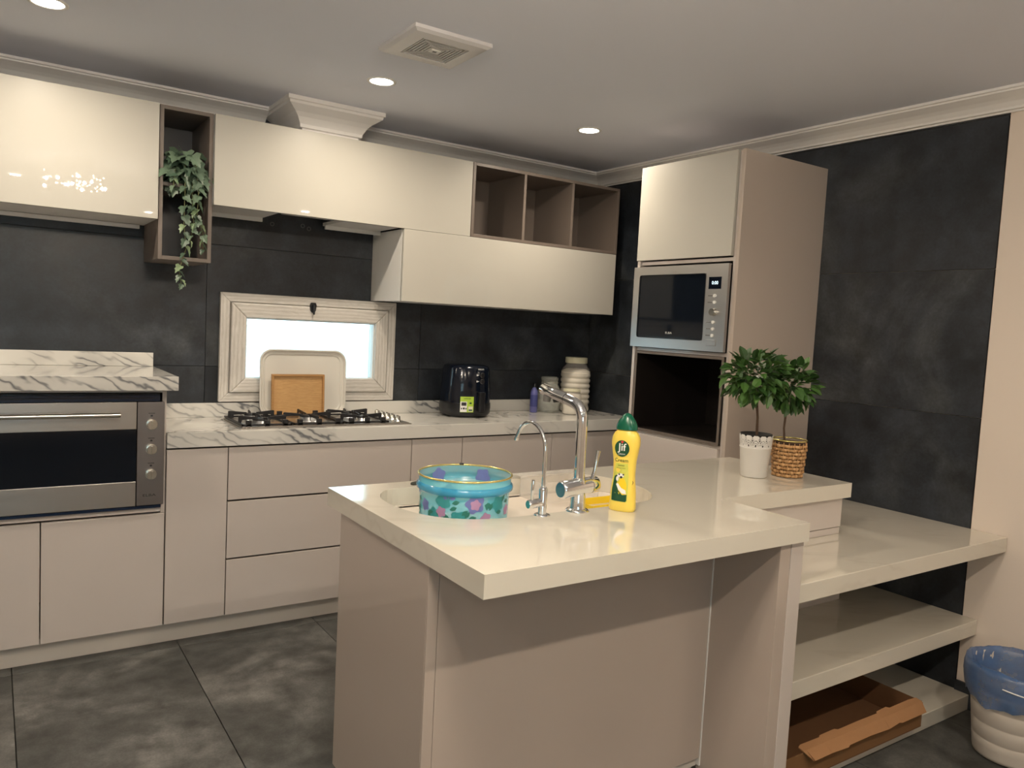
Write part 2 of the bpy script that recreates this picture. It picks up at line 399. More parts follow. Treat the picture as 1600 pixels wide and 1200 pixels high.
# crown mouldings: profile as (distance from wall, distance below ceiling)
prof = [(0, 0), (.102, 0), (.102, .010), (.094, .012), (.092, .018), (.086, .020), (.076, .024), (.055, .032), (.038, .042), (.027, .053), (.022, .058), (.020, .066), (.008, .068), (.006, .074), (0, .074)]
def crown_path(name, path, k=1, ks=1):
    """sweep the profile along a wall path; path = corner points with outward offset direction"""
    mb = MB(); n = len(prof); vs = []
    for (px, py, ox, oy) in path:
        for d, h in prof: vs.append((px+ox*d*k, py+oy*d*k, ZC-.0005-h*ks))
    fs = []
    for i in range(len(path)-1):
        for j in range(n): fs.append((i*n+j, i*n+(j+1) % n, (i+1)*n+(j+1) % n, (i+1)*n+j))
    fs += [tuple(range(n)), tuple(range((len(path)-1)*n+n-1, (len(path)-1)*n-1, -1))]
    mb.add(vs, fs); return struct(name, mb, 'crown')
crown_path('trim_1', [(BX0, 0, 0, -1), (-2.10, 0, 0, -1)])
crown_path('trim_2', [(-1.70, 0, 0, -1), (0, 0, -1, -1), (0, BY0, -1, 0)])
# boxed duct above the hood with its own deeper crown
bx0, bx1, by = -2.005, -1.745, -.295
struct('trim_3', B(bx0, bx1, by, -.002, 1.9, ZC-.001), 'crown')
crown_path('trim_4', [(bx0, -.002, -1, 0), (bx0, by, -1, -1), (bx1, by, 1, -1), (bx1, -.002, 1, 0)], 1.0, 1.75)

# ------------------------------------------------------------------ window
win = bpy.data.objects.new('window_1', None); win.location = (-1.829, 0, WZ0); COL.objects.link(win); win['_w'] = (-1.829, 0, WZ0); win['kind'] = 'structure'
def frame(name, parent, x0, x1, z0, z1, w, y0, y1, bev=.003, mx='framewood_x', mz='framewood_z', wz=None):
    wz = wz or w
    mk(name, MB().prism([(x0, z0), (x1, z0), (x1-w, z0+wz), (x0+w, z0+wz)], y0, y1, 'y'), mx, parent, bev)
    mk(name, MB().prism([(x0, z1), (x1, z1), (x1-w, z1-wz), (x0+w, z1-wz)], y0, y1, 'y'), mx, parent, bev)
    mk(name, MB().prism([(x0, z0), (x0, z1), (x0+w, z1-wz), (x0+w, z0+wz)], y0, y1, 'y'), mz, parent, bev)
    mk(name, MB().prism([(x1, z0), (x1, z1), (x1-w, z1-wz), (x1-w, z0+wz)], y0, y1, 'y'), mz, parent, bev)
frame('frame_rail', win, WX0, WX1, WZ0, WZ1, .043, -.024, .0)
frame('frame_rebate', win, WX0+.002, WX1-.002, WZ0+.002, WZ1-.002, .064, -.008, .11, .001)
frame('sash_rail', win, WX0+.049, WX1-.049, WZ0+.046, WZ1-.046, .071, -.036, .06, .006)
frame('glazing_bead', win, -2.17, -1.488, 1.083, 1.388, .010, -.018, .03, .001, 'white', 'white')
mk('pane', B(-2.165, -1.492, .008, .014, 1.086, 1.386), M['glass'], win)
hd = mk('handle', MB().prism([(-1.853, 1.475), (-1.829, 1.475), (-1.824, 1.462), (-1.827, 1.435), (-1.836, 1.424), (-1.846, 1.424), (-1.855, 1.435), (-1.858, 1.462)], -.048, -.034, 'y'), 'black', win, .003, label='black window catch')
mk('latch', MB().tube([(-1.841, -.048, 1.460), (-1.841, -.058, 1.452), (-1.841, -.056, 1.415)], [.006, .006, .005], 10), 'black', hd)
# garden wall outside, far behind the window glass
T(mk('garden_wall', B(-8, 4, 3.2, 3.35, -.2, 1.3), simple('pale_render', (.8, .84, .84), .9), None, .01), None, 'pale rendered garden wall seen bright through the window', 'wall')

# ------------------------------------------------------------------ base units along the back wall
YF = -.490; YD = YF + .018   # door fronts, carcass fronts
ZP = .0912
def door(name, par, x0, x1, z0, z1, mat='lacquer', y0=YF, t=.018, lab=None):
    return mk(name, B(x0+.002, x1-.002, y0, y0+t, z0+.002, z1-.002), mat, par, .0015, label=lab)
pl = T(mk('plinth', B(-3.60, -.02, YF+.05, YF+.066, 0, ZP-.003), 'plinth', None, .001), None, 'long cream plinth board under the back cabinets', 'plinth')
# oven housing
oc = root('oven_cabinet', (-3.08, -.25, ZP), 'tall cream cabinet at the left holding the steel oven above two doors', 'cabinet')
cb = MB(); cb.box(-2.6125, -2.5964, YD-.002, -.02, ZP, 1.083); cb.box(-3.56, -3.545, YD, -.02, ZP, 1.083); cb.box(-3.545, -2.6125, -.035, -.02, ZP, 1.083)
cb.box(-3.545, -2.6125, YD, -.035, ZP, ZP+.016)
mk('carcass', cb, 'lacquer', oc, .001)
mk('shelf', B(-3.545, -2.6125, YD, -.035, .572, .590), 'lacquer', oc, .001)
mk('top_rail', B(-3.545, -2.6125, YD-.004, YD+.06, 1.066, 1.083), 'carcass', oc, .001)
door('door', oc, -3.545, -3.037, ZP, .570); door('door', oc, -3.037, -2.598, ZP, .570)
# oven
ov = root('built_in_oven', (-3.08, -.25, .592), 'wide stainless steel built-in oven with bar handle and three knobs', 'oven')
OY = YF-.012
mk('body', B(-3.535, -2.622, OY+.024, -.045, .592, 1.062), 'black', ov)
mk('top_vent', B(-3.53, -2.625, OY+.004, OY+.024, 1.033, 1.058), 'navy', ov, .001, label='dark blue-black vent strip')
mk('vent_lip', B(-3.53, -2.64, OY+.000, OY+.004, 1.044, 1.047), 'black', ov)
mk('bottom_vent', B(-3.53, -2.615, OY+.010, OY+.024, .594, .606), 'navy', ov, .001)
mk('control_panel', B(-2.708, -2.6075, OY, OY+.022, .609, 1.030), 'steel_dark', ov, .0015)
dr = mk('door', MB().box(-3.53, -2.711, OY, OY+.022, .921, 1.030).box(-3.53, -2.711, OY, OY+.022, .609, .709).box(-3.53, -3.40, OY, OY+.022, .709, .921), 'steel_x', ov, .0012)
mk('glass', B(-3.40, -2.711, OY+.002, OY+.020, .7095, .9205), 'darkglass', dr)
mk('handle', MB().tube([(-3.47, OY-.045, .985), (-2.775, OY-.045, .985)], .0095, 16).cyl((-2.80, OY-.045, .985), (-2.80, OY, .985), .006).cyl((-3.44, OY-.045, .985), (-3.44, OY, .985), .006), 'satin', dr)
for zz, w in ((.940, 'LIGHT'), (.839, 'GRILL'), (.737, 'TEMP')):
    kx = -2.656
    kn = mk('knob', MB().cyl((kx, OY, zz), (kx, OY-.006, zz), .021, 28).cyl((kx, OY-.006, zz), (kx, OY-.026, zz), .0185, 28, .0175), 'satin', ov, .001)
    mk('grip', B(kx-.0025, kx+.0025, OY-.031, OY-.026, zz-.016, zz+.016), 'satin', kn, .001)
    mk('knob_mark', B(kx-.012, kx+.012, OY-.0008, OY, zz+.043, zz+.0455).box(kx-.004, kx+.004, OY-.0008, OY, zz+.031, zz+.038), 'printdark', ov)
mk('lettering', text_mb('ELBA', .018, lambda x, y, z: (-2.661+x*1.25, OY-.0008, .650+y*.8)), 'printdark', ov)
# worktop over oven
ow = root('oven_worktop', (-3.07, -.3, 1.084), 'raised white marble worktop with grey veins over the oven', 'worktop')
mk('slab', B(-3.60, -2.5734, -.591, 0-.001, 1.084, 1.1398), 'marble', ow, .0015)
mk('upstand', B(-3.60, -2.577, -.021, -.001, 1.1402, 1.203), 'marble', ow, .0015)
def base_unit(name, x0, x1, label, rows=None, group=None):
    r = root(name, ((x0+x1)/2, -.25, ZP), label, 'cabinet', group)
    c = MB(); c.box(x0+.001, x0+.016, YD, -.02, ZP, .833); c.box(x1-.016, x1-.001, YD, -.02, ZP, .833); c.box(x0+.016, x1-.016, YD, -.02, ZP, ZP+.016); c.box(x0+.016, x1-.016, -.03, -.02, ZP+.016, .833)
    mk('carcass', c, 'taupe_dark', r)
    rows = rows or [(ZP, .831)]
    for z0, z1 in rows: door('drawer' if len(rows) > 1 else 'door', r, x0, x1, z0, z1)
    return r
base_unit('narrow_cabinet', -2.5964, -2.3502, 'narrow tall single-door cream cabinet between the oven cabinet and the drawers')
base_unit('drawer_cabinet', -2.3502, -1.480, 'wide cream cabinet of three stacked handleless drawers below the gas hob', [(ZP, .3385), (.3425, .5945), (.5985, .831)])
base_unit('narrow_cabinet', -1.480, -1.194, 'narrow cream cabinet just right of the three drawers, behind the blue bucket')
base_unit('base_cabinet', -1.194, -.624, 'cream base cabinet below the black air fryer, right of the narrow one')
base_unit('base_cabinet', -.624, -.02, 'cream corner base cabinet behind the tall chrome tap')
bw_ = root('back_worktop', (-1.3, -.25, .837), 'long white marble worktop with grey veins along the back wall', 'worktop')
mk('slab', B(-2.5955, -.001, -.4978, -.001, .837, .900), 'marble', bw_, .0015)
mk('upstand', B(-2.5955, -.001, -.021, -.001, .9003, .968), 'marble', bw_, .0015)

# ------------------------------------------------------------------ gas hob
hz = .9005
hb = root('gas_hob', (-1.88, -.28, hz), 'stainless five-burner gas hob with black cast iron grates', 'hob')
HX0, HX1, HY0, HY1 = -2.295, -1.465, -.452, -.106
mk('plate', MB().box(HX0, HX1, HY0, HY1, hz, hz+.004).box(HX0+.012, HX1-.012, HY0+.012, HY1-.012, hz+.004, hz+.008), 'steel_x', hb, .002)
bur = [(-2.175, -.355, .045), (-2.175, -.175, .034), (-1.925, -.265, .050), (-1.69, -.355, .028), (-1.69, -.175, .038)]
for bx, by_, br in bur:
    b_ = mk('burner', MB().lathe((bx, by_, hz+.008), [(br*1.25, 0), (br*1.2, .004), (br*.95, .006), (br*.92, .018), (0, .018)], 32), 'burneralu', hb)
    mk('burner_cap', MB().lathe((bx, by_, hz+.0265), [(br*.86, 0), (br*.9, .003), (br*.86, .008), (0, .009)], 32), 'iron', b_)
for gx0, gx1, cs in ((-2.282, -2.060, (-.355, -.175)), (-2.052, -1.812, (-.265,)), (-1.804, -1.582, (-.355, -.175))):
    gm = MB(); y0, y1 = HY0+.016, HY1-.012; zt = hz+.040; t = .0055; cxm = (gx0+gx1)/2
    # low frame
    gm.box(gx0, gx1, y0, y0+.009, hz+.010, hz+.019); gm.box(gx0, gx1, y1-.009, y1, hz+.010, hz+.019)
    gm.box(gx0, gx0+.009, y0, y1, hz+.010, hz+.019); gm.box(gx1-.009, gx1, y0, y1, hz+.010, hz+.019)
    # raised pan supports
    for q in cs:
        hw = (gx1-gx0)/2-.004
        for sx in (-1, 1):
            gm.prism([(cxm+sx*hw, hz+.012), (cxm+sx*hw, zt+.006), (cxm+sx*(hw-.006), zt+.008), (cxm+sx*.022, zt), (cxm+sx*.022, zt-.010), (cxm+sx*(hw-.016), zt-.012), (cxm+sx*(hw-.012), hz+.012)], q-t/2, q+t/2, 'y')
        ext = .085 if len(cs) == 2 else .155
        for sy in (-1, 1):
            ya = q+sy*ext
            ya = max(y0+.004, min(y1-.004, ya))
            gm.prism([(ya, hz+.012), (ya, zt+.004), (ya-sy*.008, zt+.006), (q+sy*.022, zt), (q+sy*.022, zt-.010), (ya-sy*.014, zt-.010), (ya-sy*.012, hz+.012)], cxm-t/2, cxm+t/2, 'x')
    for cxx, cyy in ((gx0+.03, y0), (gx1-.03, y0), (gx0+.03, y1-.012), (gx1-.03, y1-.012), (cxm, y0)):
        gm.box(cxx-.012, cxx+.012, cyy, cyy+.012, hz+.008, hz+.036)
    mk('grate', gm, 'iron', hb, .001, seg=1)
for i in range(5):
    ky = -.405+.062*i
    mk('knob', MB().lathe((-1.522, ky, hz+.008), [(.017, 0), (.017, .003), (.0135, .004), (.0125, .026), (.011, .028), (0, .028)], 24).box(-1.5235, -1.5205, ky-.012, ky+.012, hz+.036, hz+.040), 'satin', hb)

# ------------------------------------------------------------------ tray and board leaning at the window
def rrect(x0, x1, z0, z1, r, n=8):
    p = []
    for cx, cz, a0 in ((x1-r, z1-r, 0), (x0+r, z1-r, 90), (x0+r, z0+r, 180), (x1-r, z0+r, 270)):
        for k in range(n+1):
            a = radians(a0+90*k/n); p.append((cx+r*cos(a), cz+r*sin(a)))
    return p
def rounded_shell(loops, mat, name, par=None, fn=lambda p: p, label=None):
    """loops: list of (polyline, depth), bridged in order, first and last capped"""
    mb = MB(); n = len(loops[0][0]); vs = []
    for poly, d in loops: vs += [fn((a, d, b)) for a, b in poly]
    fs = []
    for i in range(len(loops)-1):
        for k in range(n): fs.append((i*n+k, i*n+(k+1) % n, (i+1)*n+(k+1) % n, (i+1)*n+k))
    fs += [tuple(range(n-1, -1, -1)), tuple(range((len(loops)-1)*n, len(loops)*n))]
    mb.add(vs, fs); return mk(name, mb, mat, par, label=label)
tx0, tx1, tz1 = -2.106, -1.662, .335
def lean(y_base, dy, H):
    return lambda p: (p[0], y_base + p[1] + dy*p[2]/H, .9012 + p[2])
def R(i, r): return rrect(tx0+i, tx1-i, i, tz1-i, r)
tr = rounded_shell([(R(.02, .05), .006), (R(.008, .058), .004), (R(0, .06), -.014), (R(.002, .06), -.018), (R(.006, .058), -.018), (R(.009, .056), -.014), (R(.013, .052), -.004), (R(.019, .046), -.001), (R(.021, .045), -.004), (R(.025, .042), -.004), (R(.030, .038), .002), (R(.050, .030), .002)], 'tray', 'serving_tray', None, lean(-.061, .018, tz1))
for pp in tr.data.polygons: pp.use_smooth = False
T(tr, None, 'large cream rounded serving tray leaning against the window', 'tray')
bdx0, bdx1 = -2.052, -1.786
cbd = root('cutting_board', (-1.92, -.085, .9012), 'small bamboo board with raised rim leaning on the cream tray', 'board')
fb = lean(-.087, .012, .215)
def lb(x0, x1, y0, y1, z0, z1):
    m = B(x0, x1, y0, y1, z0, z1); m.v = [fb(v) for v in m.v]; return m
mk('base', lb(bdx0, bdx1, -.002, .004, 0, .213), 'bamboo', cbd)
rm = MB()
for a in ((bdx0, bdx1, -.014, -.0025, 0, .010), (bdx0, bdx1, -.014, -.0025, .203, .213), (bdx0, bdx0+.010, -.014, -.0025, .010, .203), (bdx1-.010, bdx1, -.014, -.0025, .010, .203)):
    m = lb(*a); rm.add(m.v, m.f)
mk('rim', rm, 'bamboorim', cbd, .001)

# ------------------------------------------------------------------ air fryer
FC = (-1.000, -.165); fz = .9012
af = root('air_fryer', (*FC, fz), 'black rounded air fryer with green sticker standing on the back worktop', 'air fryer')
def sup(a, b, n=44, e=.72, rot=0, c=FC):
    p = []
    for k in range(n):
        t = 2*pi*k/n; x = a*abs(cos(t))**e*(1 if cos(t) >= 0 else -1); y = b*abs(sin(t))**e*(1 if sin(t) >= 0 else -1)
        p.append((c[0]+x*cos(rot)-y*sin(rot), c[1]+x*sin(rot)+y*cos(rot)))
    return p
FR = radians(-8)
def loft(rings, smooth=True, cap=True):
    mb = MB(); n = len(rings[0][0]); vs = []
    for poly, z in rings: vs += [(x, y, z) for x, y in poly]
    fs = []
    for i in range(len(rings)-1):
        for k in range(n): fs.append((i*n+k, i*n+(k+1) % n, (i+1)*n+(k+1) % n, (i+1)*n+k))
    mb.add(vs, fs, smooth)
    if cap:
        mb.add(vs[:n], [tuple(range(n-1, -1, -1))]); mb.add(vs[-n:], [tuple(range(n))])
    return mb
frings = [(.100, .10, .0), (.118, .118, .004), (.131, .128, .022), (.135, .130, .05), (.133, .129, .078)]
mk('base', loft([(sup(a, b, rot=FR), fz+z) for a, b, z in frings]), 'black', af)
mk('body', loft([(sup(a, b, rot=FR), fz+z) for a, b, z in [(.131, .126, .079), (.129, .124, .15), (.122, .117, .262), (.116, .111, .276), (.10, .095, .283), (.0, .0, .285)]], cap=False), 'blackg', af)
def front(u, v, off=.0015, b=None):
    """a point on the fryer's front: u to the right, v up"""
    zz = v; a_ = .129 - .007*max(0, (v-.15)/.11); b_ = .124 - .007*max(0, (v-.15)/.11)
    s_ = max(-.99, min(.99, u/a_)); t = abs(s_)**(1/.72); y = -b_*(sqrt(1-t*t))**.72 if t < 1 else 0
    y -= off; return (FC[0]+u*cos(FR)-y*sin(FR), FC[1]+u*sin(FR)+y*cos(FR), fz+zz)
def patch(u0, u1, v0, v1, fn, off=.0015, nu=8, nv=2):
    mb = MB(); vs = [fn(u0+(u1-u0)*i/nu, v0+(v1-v0)*j/nv, off) for j in range(nv+1) for i in range(nu+1)]
    fs = [(j*(nu+1)+i, j*(nu+1)+i+1, (j+1)*(nu+1)+i+1, (j+1)*(nu+1)+i) for j in range(nv) for i in range(nu)]
    return mb.add(vs, fs)
ds = mk('basket', patch(-.075, .095, .028, .145, front, .004, 14, 4), 'blackg', af)
mk('handle', patch(.022, .062, .03, .138, front, .024, 4, 4).add(*(lambda a: (a.v, a.f))(patch(.022, .024, .03, .138, front, .016, 1, 3))), 'black', ds)
mk('handle_grip', MB().prism([front(u, 0, o_)[:2] for u, o_ in ((.022, .002), (.022, .022), (.03, .028), (.055, .028), (.062, .022), (.062, .002))], fz+.035, fz+.140), 'black', ds, .003)
for v in (.232, .198):
    p0 = Vector(front(.045, v, -.002)); p1 = Vector(front(.045, v, .014))
    mk('dial', MB().cyl(p0, p1, .0135, 24, .0125), 'black', af, .001)
    mk('dial_ring', MB().tube([Vector(front(.045, v, .013))+Vector((.0125*cos(a*pi/10), 0, .0125*sin(a*pi/10))) for a in range(20)], .0009, 6, closed=True), 'grille', af)
    mk('dial_mark', patch(.012, .018, v-.005, v+.005, front, .003, 2, 1).add(*(lambda a: (a.v, a.f))(patch(.020, .026, v-.002, v+.002, front, .003, 2, 1))), 'printwhite', af)
mk('lettering', text_mb('PHILIPS', .0115, lambda x, y, z: front(.040+x, .263+y, .0022)), 'printwhite', af)
st = mk('sticker', patch(-.076, -.002, .030, .115, front, .0062, 8, 3), 'printgreen', af, label='lime green promotional sticker')
mk('sticker_photo', patch(-.076, -.040, .032, .088, front, .0075, 4, 2), 'printwhite', st)
mk('sticker_print', patch(-.070, -.044, .066, .084, front, .0082, 3, 1).add(*(lambda a: (a.v, a.f))(patch(-.072, -.066, .046, .054, front, .0082, 1, 1))).add(*(lambda a: (a.v, a.f))(patch(-.062, -.052, .046, .056, front, .0082, 1, 1))).add(*(lambda a: (a.v, a.f))(patch(-.048, -.042, .046, .054, front, .0082, 1, 1))), 'printdark', st)
mk('sticker_panel', patch(-.032, -.006, .034, .062, front, .0072, 3, 1), 'lidcream', st)
mk('sticker_text', text_mb('AIRFRYER', .0095, lambda x, y, z: front(-.039+x, .104+y, .0076)), 'printdgreen', st)
mk('sticker_bar', patch(-.030, -.009, .038, .046, front, .0080, 2, 1), 'printdgreen', st)
mk('sticker_bar', patch(-.026, -.014, .076, .084, front, .0074, 2, 1), 'printdgreen', st)
cord = T(mk('power_cord', MB().tube([(-.905, -.055, .985), (-.872, -.045, .99), (-.850, -.045, .965), (-.845, -.05, .935), (-.858, -.06, .911), (-.872, -.075, .9045), (-.86, -.12, .9045), (-.84, -.14, .9045)], .0032, 8), 'black'), None, 'black power cord looping behind the air fryer', 'cord')

# ------------------------------------------------------------------ jars and bottle in the corner
def ribbed(r, h, ribs):
    p = [(r*.86, 0), (r*.96, .006), (r, .02)]
    z0, z1 = .045, h*.80; n = ribs
    for i in range(n):
        a = z0+(z1-z0)*i/n; b = z0+(z1-z0)*(i+1)/n; q = (b-a)
        p += [(r*.93, a+.08*q), (r*.985, a+.25*q), (r*1.01, a+.5*q), (r*.985, a+.82*q), (r*.93, a+.97*q)]
    p += [(r*.97, z1+.004), (r*.9, z1+.02), (r*.74, h*.93), (r*.66, h*.96), (r*.66, h)]
    return p
jc = (-.188, -.120, .9012)
j = root('storage_jar', jc, 'tall ribbed plastic jar of white powder with cream screw lid in the corner', 'jar')
mk('body', MB().lathe(jc, ribbed(.093, .305, 6), 48), M['frost'], j)
mk('powder', MB().lathe((jc[0], jc[1], jc[2]+.004), [(r*.97, z) for r, z in ribbed(.093, .296, 6)[:-6]]+[(.088, .246), (.06, .262), (.02, .255), (0, .268)], 48), 'flour', j)
mk('lid', MB().lathe((jc[0], jc[1], jc[2]+.300), [(.064, 0), (.068, .002), (.068, .03), (.066, .036), (.0, .037)], 48, False), 'lidcream', j)
jc2 = (-.298, -.232, .9012)
j = root('storage_jar', jc2, 'short clear jar of white powder standing before the tall ribbed jar', 'jar')
pr2 = [(.050, 0), (.056, .006), (.050, .024), (.056, .05), (.058, .09), (.055, .12), (.048, .135)]
mk('body', MB().lathe(jc2, pr2, 36), M['frost'], j)
mk('powder', MB().lathe((jc2[0], jc2[1], jc2[2]+.003), [(r*.95, z) for r, z in pr2[:-1]]+[(0, .128)], 36), 'flour', j)
mk('lid', MB().lathe((jc2[0], jc2[1], jc2[2]+.1355), [(.050, 0), (.052, .002), (.052, .014), (0, .016)], 36), M['lidcream'], j)
jc3 = (-.378, -.110, .9012)
j = root('glass_jar', jc3, 'empty clear glass jar with clip lid behind the tap spout', 'jar')
mk('body', MB().lathe(jc3, [(.060, 0), (.070, .008), (.072, .06), (.070, .13), (.055, .165), (.050, .175), (.050, .19), (.046, .19), (.046, .174), (.051, .163), (.066, .128), (.068, .06), (.066, .012), (0, .008)], 40), M['jarglass'], j)
mk('lid', MB().lathe((jc3[0], jc3[1], jc3[2]+.1915), [(.052, 0), (.054, .004), (.053, .018), (.04, .024), (0, .025)], 40), M['jarglass'], j)
mk('clip', MB().tube([(jc3[0]-.05*cos(a), jc3[1]-.056*sin(a)-.004, jc3[2]+.18) for a in [k*pi/8 for k in range(9)]], .0018, 6).tube([(jc3[0]+.01, jc3[1]-.058, jc3[2]+.16), (jc3[0]+.01, jc3[1]-.064, jc3[2]+.185), (jc3[0]+.01, jc3[1]-.05, jc3[2]+.215)], .0018, 6), 'satin', j)
bc = (-.492, -.115, .9012)
b_ = root('small_bottle', bc, 'small lavender bottle with black cap beside the glass jar', 'bottle')
mk('body', MB().lathe(bc, [(.020, 0), (.0225, .003), (.0225, .115), (.019, .132), (.010, .146), (.009, .150)], 28), 'lavender', b_)
mk('label', MB().lathe((bc[0], bc[1], bc[2]), [(.0228, .035), (.0228, .105)], 28, cap=False), simple('blue_print', (.05, .06, .22), .5), b_)
mk('cap', MB().lathe((bc[0], bc[1], bc[2]+.1505), [(.0105, 0), (.0105, .022), (.008, .026), (0, .026)], 24), 'black', b_)

# ------------------------------------------------------------------ wall cabinets
YU = -.3738
def wall_unit(name, x0, x1, z0, z1, label, yback=-.002, door_x=None, bottom=True):
    r = root(name, ((x0+x1)/2, -.18, z0), label, 'cabinet')
    c = MB(); y0 = YU+.019
    c.box(x0, x0+.016, y0, yback, z0+.002, z1); c.box(x1-.016, x1, y0, yback, z0+.002, z1); c.box(x0+.016, x1-.016, y0, yback, z1-.016, z1)
    if bottom: c.box(x0+.016, x1-.016, y0, yback, z0+.002, z0+.018)
    mk('carcass', c, 'carcass', r, .001)
    a, b = door_x or (x0, x1)
    mk('flap_door', B(a+.0015, b-.0015, YU, YU+.018, z0, z1), 'upper', r, .0015)
    return r
wu = wall_unit('wall_cabinet', -3.62, -2.6235, 1.7723, 2.239, 'wide glossy cream wall cabinet at far left above the oven')
mk('wall_rail', B(-3.6, -2.645, -.04, -.022, 1.755, 1.772), 'carcass', wu, .001)
mu_ = wall_unit('wall_cabinet', -2.409, -1.1365, 1.8586, 2.239, 'wide glossy cream wall cabinet above the hob, open underneath for a missing hood', bottom=False)
mk('bottom_panel', B(-2.393, -2.122, YU+.019, -.10, 1.860, 1.876), 'carcass', mu_, .001)
mk('bottom_panel', B(-1.812, -1.53, YU+.019, -.06, 1.860, 1.876), 'carcass', mu_, .001)
mk('edge_strip', B(-2.405, -2.122, -.10, -.085, 1.842, 1.876), 'white', mu_, .001)
mk('edge_strip', B(-1.812, -1.515, -.10, -.085, 1.842, 1.876), 'white', mu_, .001)
mk('power_socket_wire', MB().tube([(-1.80, -.30, 1.872), (-1.805, -.28, 1.885), (-1.79, -.25, 1.872), (-1.775, -.27, 1.884)], .004, 6), 'black', mu_)
rl = wall_unit('wall_cabinet', -1.5137, -.1366, 1.5036, 1.8575, 'long lower cream wall cabinet hung below the three open cubbies')
mk('cheek_panel', B(-1.5145, -1.4965, YU+.019, -.003, 1.504, 1.857), 'white', rl, .001, label='white left side panel')
# open taupe units
def cubby(name, x0, x1, z0, z1, y0, label, cols=(), shelves=(), t=.016, mat='taupe', back='taupe'):
    r = root(name, ((x0+x1)/2, -.18, z0), label, 'shelf unit')
    mk('side_panel', B(x0, x0+t, y0, -.003, z0, z1), mat, r, .001); mk('side_panel', B(x1-t, x1, y0, -.003, z0, z1), mat, r, .001)
    mk('top_panel', B(x0+t, x1-t, y0, -.003, z1-t, z1), mat, r, .001); mk('bottom_panel', B(x0+t, x1-t, y0, -.003, z0, z0+t), mat, r, .001)
    mk('back_panel', B(x0+t, x1-t, -.012, -.003, z0+t, z1-t), back, r)
    for cx in cols: mk('divider', B(cx-t/2, cx+t/2, y0+.001, -.012, z0+t, z1-t), mat, r, .001)
    for zz in shelves: mk('shelf', B(x0+t, x1-t, y0+.02, -.012, zz-t/2, zz+t/2), mat, r, .001)
    return r
cubby('open_shelf_unit', -1.1345, -.1366, 1.859, 2.239, YU, 'taupe open shelf unit of three square empty cubbies near the corner', (-.807, -.480))
cubby('open_shelf_unit', -2.6215, -2.411, 1.611, 2.239, YU+.012, 'tall narrow taupe open shelf holding the trailing ivy', (), (1.925,), back='backdark')

# ------------------------------------------------------------------ ivy
iv = root('trailing_ivy', (-2.515, -.22, 1.934), 'dark green trailing ivy hanging out of the narrow taupe shelf', 'plant')
mk('pot', MB().lathe((-2.515, -.235, 1.934), [(.040, 0), (.045, .004), (.056, .075), (.060, .078), (.060, .085), (.053, .085), (.050, .07), (0, .068)], 32), 'black', iv)
def leaf_mesh(name, outline, fold, curl, mat):
    """half outlines mirrored about the midrib; leaf points along +x, lies near z=0"""
    mb = MB(); n = len(outline); vs = []
    L = outline[-1][0]
    for x, w in outline: vs.append((x, 0, -curl*(x/L)**2))
    for x, w in outline: vs.append((x, w, fold*w - curl*(x/L)**2))
    for x, w in outline: vs.append((x, -w, fold*w - curl*(x/L)**2))
    fs = []
    for i in range(n-1):
        fs.append((i, i+1, n+i+1, n+i)); fs.append((i, 2*n+i, 2*n+i+1, i+1))
    mb.add(vs, fs, True)
    me = bpy.data.meshes.new(name); me.from_pydata(mb.v, [], mb.f); me.materials.append(M[mat])
    bm = bmesh.new(); bm.from_mesh(me); bmesh.ops.remove_doubles(bm, verts=bm.verts, dist=1e-5)
    bmesh.ops.dissolve_degenerate(bm, dist=1e-6, edges=bm.edges); bm.to_mesh(me); bm.free()
    return me
ivo = [(0, .0), (.003, .012), (-.006, .024), (.006, .030), (.018, .034), (.026, .024), (.034, .018), (.050, .022), (.046, .012), (.058, .008), (.072, 0)]
ivo = [(x/.072, w/.072) for x, w in ivo]
ivym = [leaf_mesh('ivy_leaf', ivo, .35, .18, 'ivy'), leaf_mesh('ivy_leaf_pale', ivo, .5, .3, 'ivypale')]
def place_leaf(me, par, pos, direction, size, roll=0, label=None):
    o = bpy.data.objects.new('leaf', me); COL.objects.link(o); o.parent = par
    x = Vector(direction).normalized(); up = Vector((0, -.25, 1)); 
    z = (up - x*up.dot(x));
    if z.length < .05: z = Vector((0, -1, 0)) - x*(-x.y)
    z.normalize(); z = Matrix.Rotation(roll, 3, x) @ z; y = z.cross(x)
    m = Matrix((x, y, z)).transposed().to_4x4(); m = m @ Matrix.Diagonal((size, size, size, 1))
    m.translation = Vector(pos) - Vector(par['_w']); o.matrix_local = m; return o
rnd = random.Random(3)
for i in range(52):      # the bush at the mouth of the shelf
    a = rnd.uniform(0, 2*pi); q = sqrt(rnd.uniform(0, 1))
    x = -2.513 + .080*q*cos(a); z = 2.005 + .085*q*sin(a); y = -.375 + .07*q*q + rnd.uniform(-.035, .06)
    if x < -2.60 or x > -2.43: y = min(y, YU-.012)
    d = (x+2.513+rnd.uniform(-.05, .05), -.05+rnd.uniform(-.03, .02), (z-2.02)*.7-.045+rnd.uniform(-.04, .02))
    d = Vector(d)
    place_leaf(ivym[0], iv, (x, y, z), d, rnd.uniform(.052, .080), rnd.uniform(-.6, .6))
strands = [[(-2.52, -.30, 2.01), (-2.525, -.38, 2.02), (-2.528, -.402, 1.90), (-2.530, -.404, 1.76), (-2.520, -.405, 1.66), (-2.545, -.404, 1.57), (-2.535, -.402, 1.51)],
           [(-2.50, -.30, 2.01), (-2.485, -.385, 2.01), (-2.475, -.405, 1.90), (-2.480, -.405, 1.80), (-2.455, -.402, 1.73), (-2.452, -.40, 1.66)],
           [(-2.50, -.30, 2.00), (-2.495, -.385, 1.97), (-2.50, -.402, 1.86), (-2.49, -.402, 1.76), (-2.505, -.40, 1.69)],
           [(-2.53, -.30, 2.00), (-2.565, -.385, 1.98), (-2.573, -.40, 1.91)]]
sm_ = MB()
